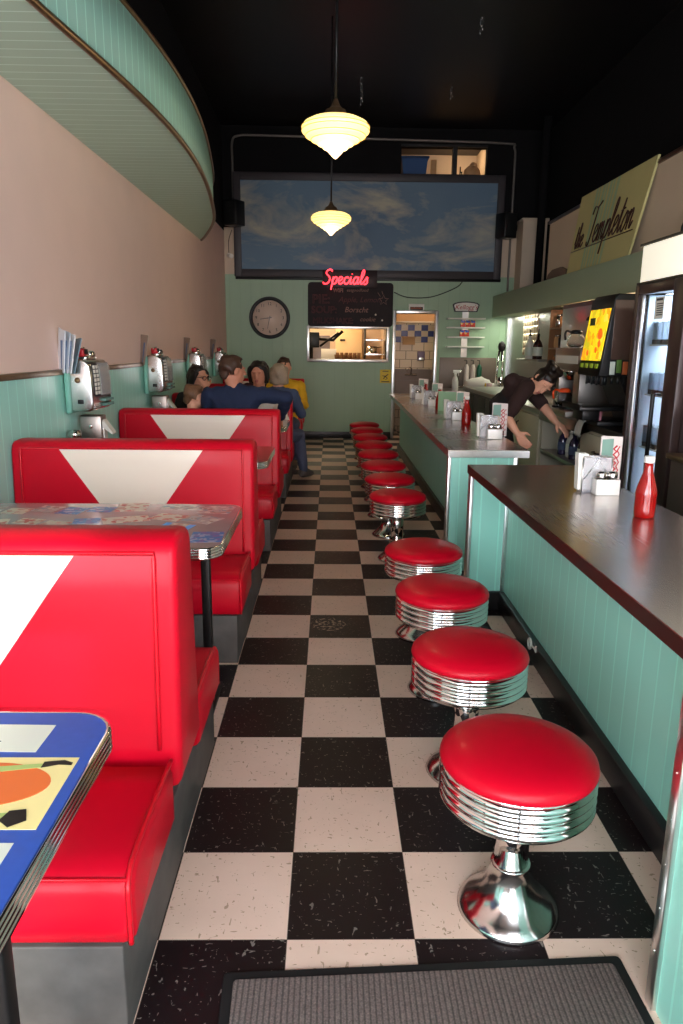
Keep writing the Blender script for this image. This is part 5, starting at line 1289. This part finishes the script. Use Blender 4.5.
person('person in a yellow top behind the grey haired woman', (-.53, 8.66, 0), PI, J, (-.2, 1, -.1), (0, 0, 1), 'short', 'skin', 'yellowc', 'jeans', 1.0, 'hair_b', 1.0)
J = seated(.95, .03, .17)
person('dark haired person beside the person in yellow, mostly hidden', (-.80, 8.66, 0), PI, J, (.1, 1, -.1), (0, 0, 1), 'bob', 'skin', 'maroon', 'blackc', 1.0, 'hair_d', .98, female=True)
O = Vector((1.37, 5.80, 0))
JW = dict(pelvis=(1.375, 5.80, .90), chest=(1.47, 5.70, 1.07), neck=(1.555, 5.60, 1.11), head=(1.612, 5.50, 1.135), sR=(1.49, 5.50, 1.09), sL=(1.58, 5.80, 1.07),
          eR=(1.310, 5.36, .885), wR=(1.378, 5.30, .775), eL=(1.665, 5.66, .945), wL=(1.742, 5.55, .83),
          hL=(1.39, 5.89, .86), hR=(1.36, 5.72, .86), kL=(1.42, 5.90, .47), kR=(1.41, 5.70, .47), aL=(1.36, 5.92, .085), aR=(1.35, 5.72, .085), tL=(1.49, 5.90, .034), tR=(1.48, 5.68, .034))
JW = {a: tuple(Vector(v) - O) for a, v in JW.items()}
person('waitress with tied dark hair bending forward behind the far counter', tuple(O), 0, JW, (-.12, -.72, -.62), (.62, -.50, .45), 'tied', 'skin', 'brownc', 'blackc', .46, 'hair_d', .95,
       {'R': ((.50, -.45, -.72), (.4, .85, -.2), (.85, 0, .45)), 'L': ((.72, -.35, -.62), (-.3, .6, -.7), (-.4, -.3, -.8))}, False, True, .45, 'blackc', 'blackc')
# ------------------------------------------------------------------ light
w = bpy.data.worlds.new('World'); SC.world = w; w.use_nodes = True
bg = w.node_tree.nodes['Background']; bg.inputs[0].default_value = (.80, .90, 1.0, 1); bg.inputs[1].default_value = WORLD
def light(name, kind, loc, energy, col=(1, 1, 1), size=.5, size_y=None, rot=(0, 0, 0), **kw):
    d = bpy.data.lights.new(name, kind); d.energy = energy; d.color = col
    if kind == 'AREA':
        d.size = size
        if size_y: d.shape = 'RECTANGLE'; d.size_y = size_y
    for a, v in kw.items(): setattr(d, a, v)
    o = bpy.data.objects.new(name, d); COL.objects.link(o); o.location = loc; o.rotation_euler = rot
    return o
for x0, x1, z0 in ((-1.45, .01, .5), (.09, 1.06, 0), (1.14, 3.0, .6)):
    p = light('window_daylight', 'AREA', ((x0 + x1) / 2, FRONT - .02, (z0 + 3.0) / 2), 1, (1, 1, 1), x1 - x0, 3.0 - z0, (PI / 2, 0, 0)); p.data.cycles.is_portal = True
s = light('sun', 'SUN', (0, -5, 5), max(SUN, 1e-4), (1, .93, .84), angle=math.radians(.6))
az, el = math.radians(SUN_AZ), math.radians(SUN_EL)      # travelling towards +Y, az to the left
d = Vector((-math.sin(az) * math.cos(el), math.cos(az) * math.cos(el), -math.sin(el)))
s.rotation_euler = d.to_track_quat('-Z', 'Y').to_euler()
for o, e in ((l0, 14), (None, 14)):
    x, y = (.025, 4.62) if o else (.003, 7.65)
    light('pendant_bulb', 'POINT', (x, y, 2.578 - .17), PEND, (1, .82, .52), shadow_soft_size=.1)
light('soffit_tube_light', 'AREA', (2.56, 10.35, 1.815), 5 * WORK, (.92, 1, .80), .08, 1.2)
light('work_light', 'AREA', (2.56, 6.9, 1.815), 26 * WORK, (1, .76, .56), .12, 2.2)
light('kitchen_light', 'AREA', (-.2, 12.5, 2.39), 44, (1, .74, .46), .4, 1.2)
light('washup_light', 'AREA', (1.55, 11.75, 2.39), 6, (1, .80, .58), .3, .6)
light('loft_light', 'POINT', (2.05, 12.1, 4.2), 5, (1, .72, .42), shadow_soft_size=.06)
light('fridge_light', 'AREA', (FX + .26, FY0 + .32, 1.69), 16, (.80, .92, 1), .3, .4)
light('fridge_tube', 'AREA', (FX + .06, FY0 + .12, 1.0), 22, (.80, .92, 1), 1.3, .04, (0, -PI / 2, 0))
# ------------------------------------------------------------------ camera
cd = bpy.data.cameras.new('camera'); cam = bpy.data.objects.new('camera', cd); COL.objects.link(cam); SC.camera = cam
th, ya, ro, Hc, fpx = .225116051, .0178309939, .0101887158, 1.37805548, 722.093482
F = Vector((math.sin(ya) * math.cos(th), math.cos(ya) * math.cos(th), -math.sin(th))); R0 = Vector((math.cos(ya), -math.sin(ya), 0)); U0 = R0.cross(F)
R2 = R0 * math.cos(ro) + U0 * math.sin(ro); U2 = -R0 * math.sin(ro) + U0 * math.cos(ro)
mw = Matrix((R2, U2, -F)).transposed().to_4x4(); mw.translation = Vector((0, 0, Hc)); cam.matrix_world = mw
cd.sensor_fit = 'VERTICAL'; cd.sensor_height = 24; cd.lens = fpx / 1024 * 24; cd.clip_start = .02; cd.clip_end = 60
vs = SC.view_settings; vs.view_transform = 'Standard'; vs.look = 'None'; vs.exposure = EXPOSURE; vs.gamma = 1; vs.use_curve_mapping = False
SC.cycles.use_denoising = True; SC.cycles.max_bounces = 10; SC.cycles.transparent_max_bounces = 8; SC.cycles.caustics_refractive = False
SC.cycles.sample_clamp_indirect = 6
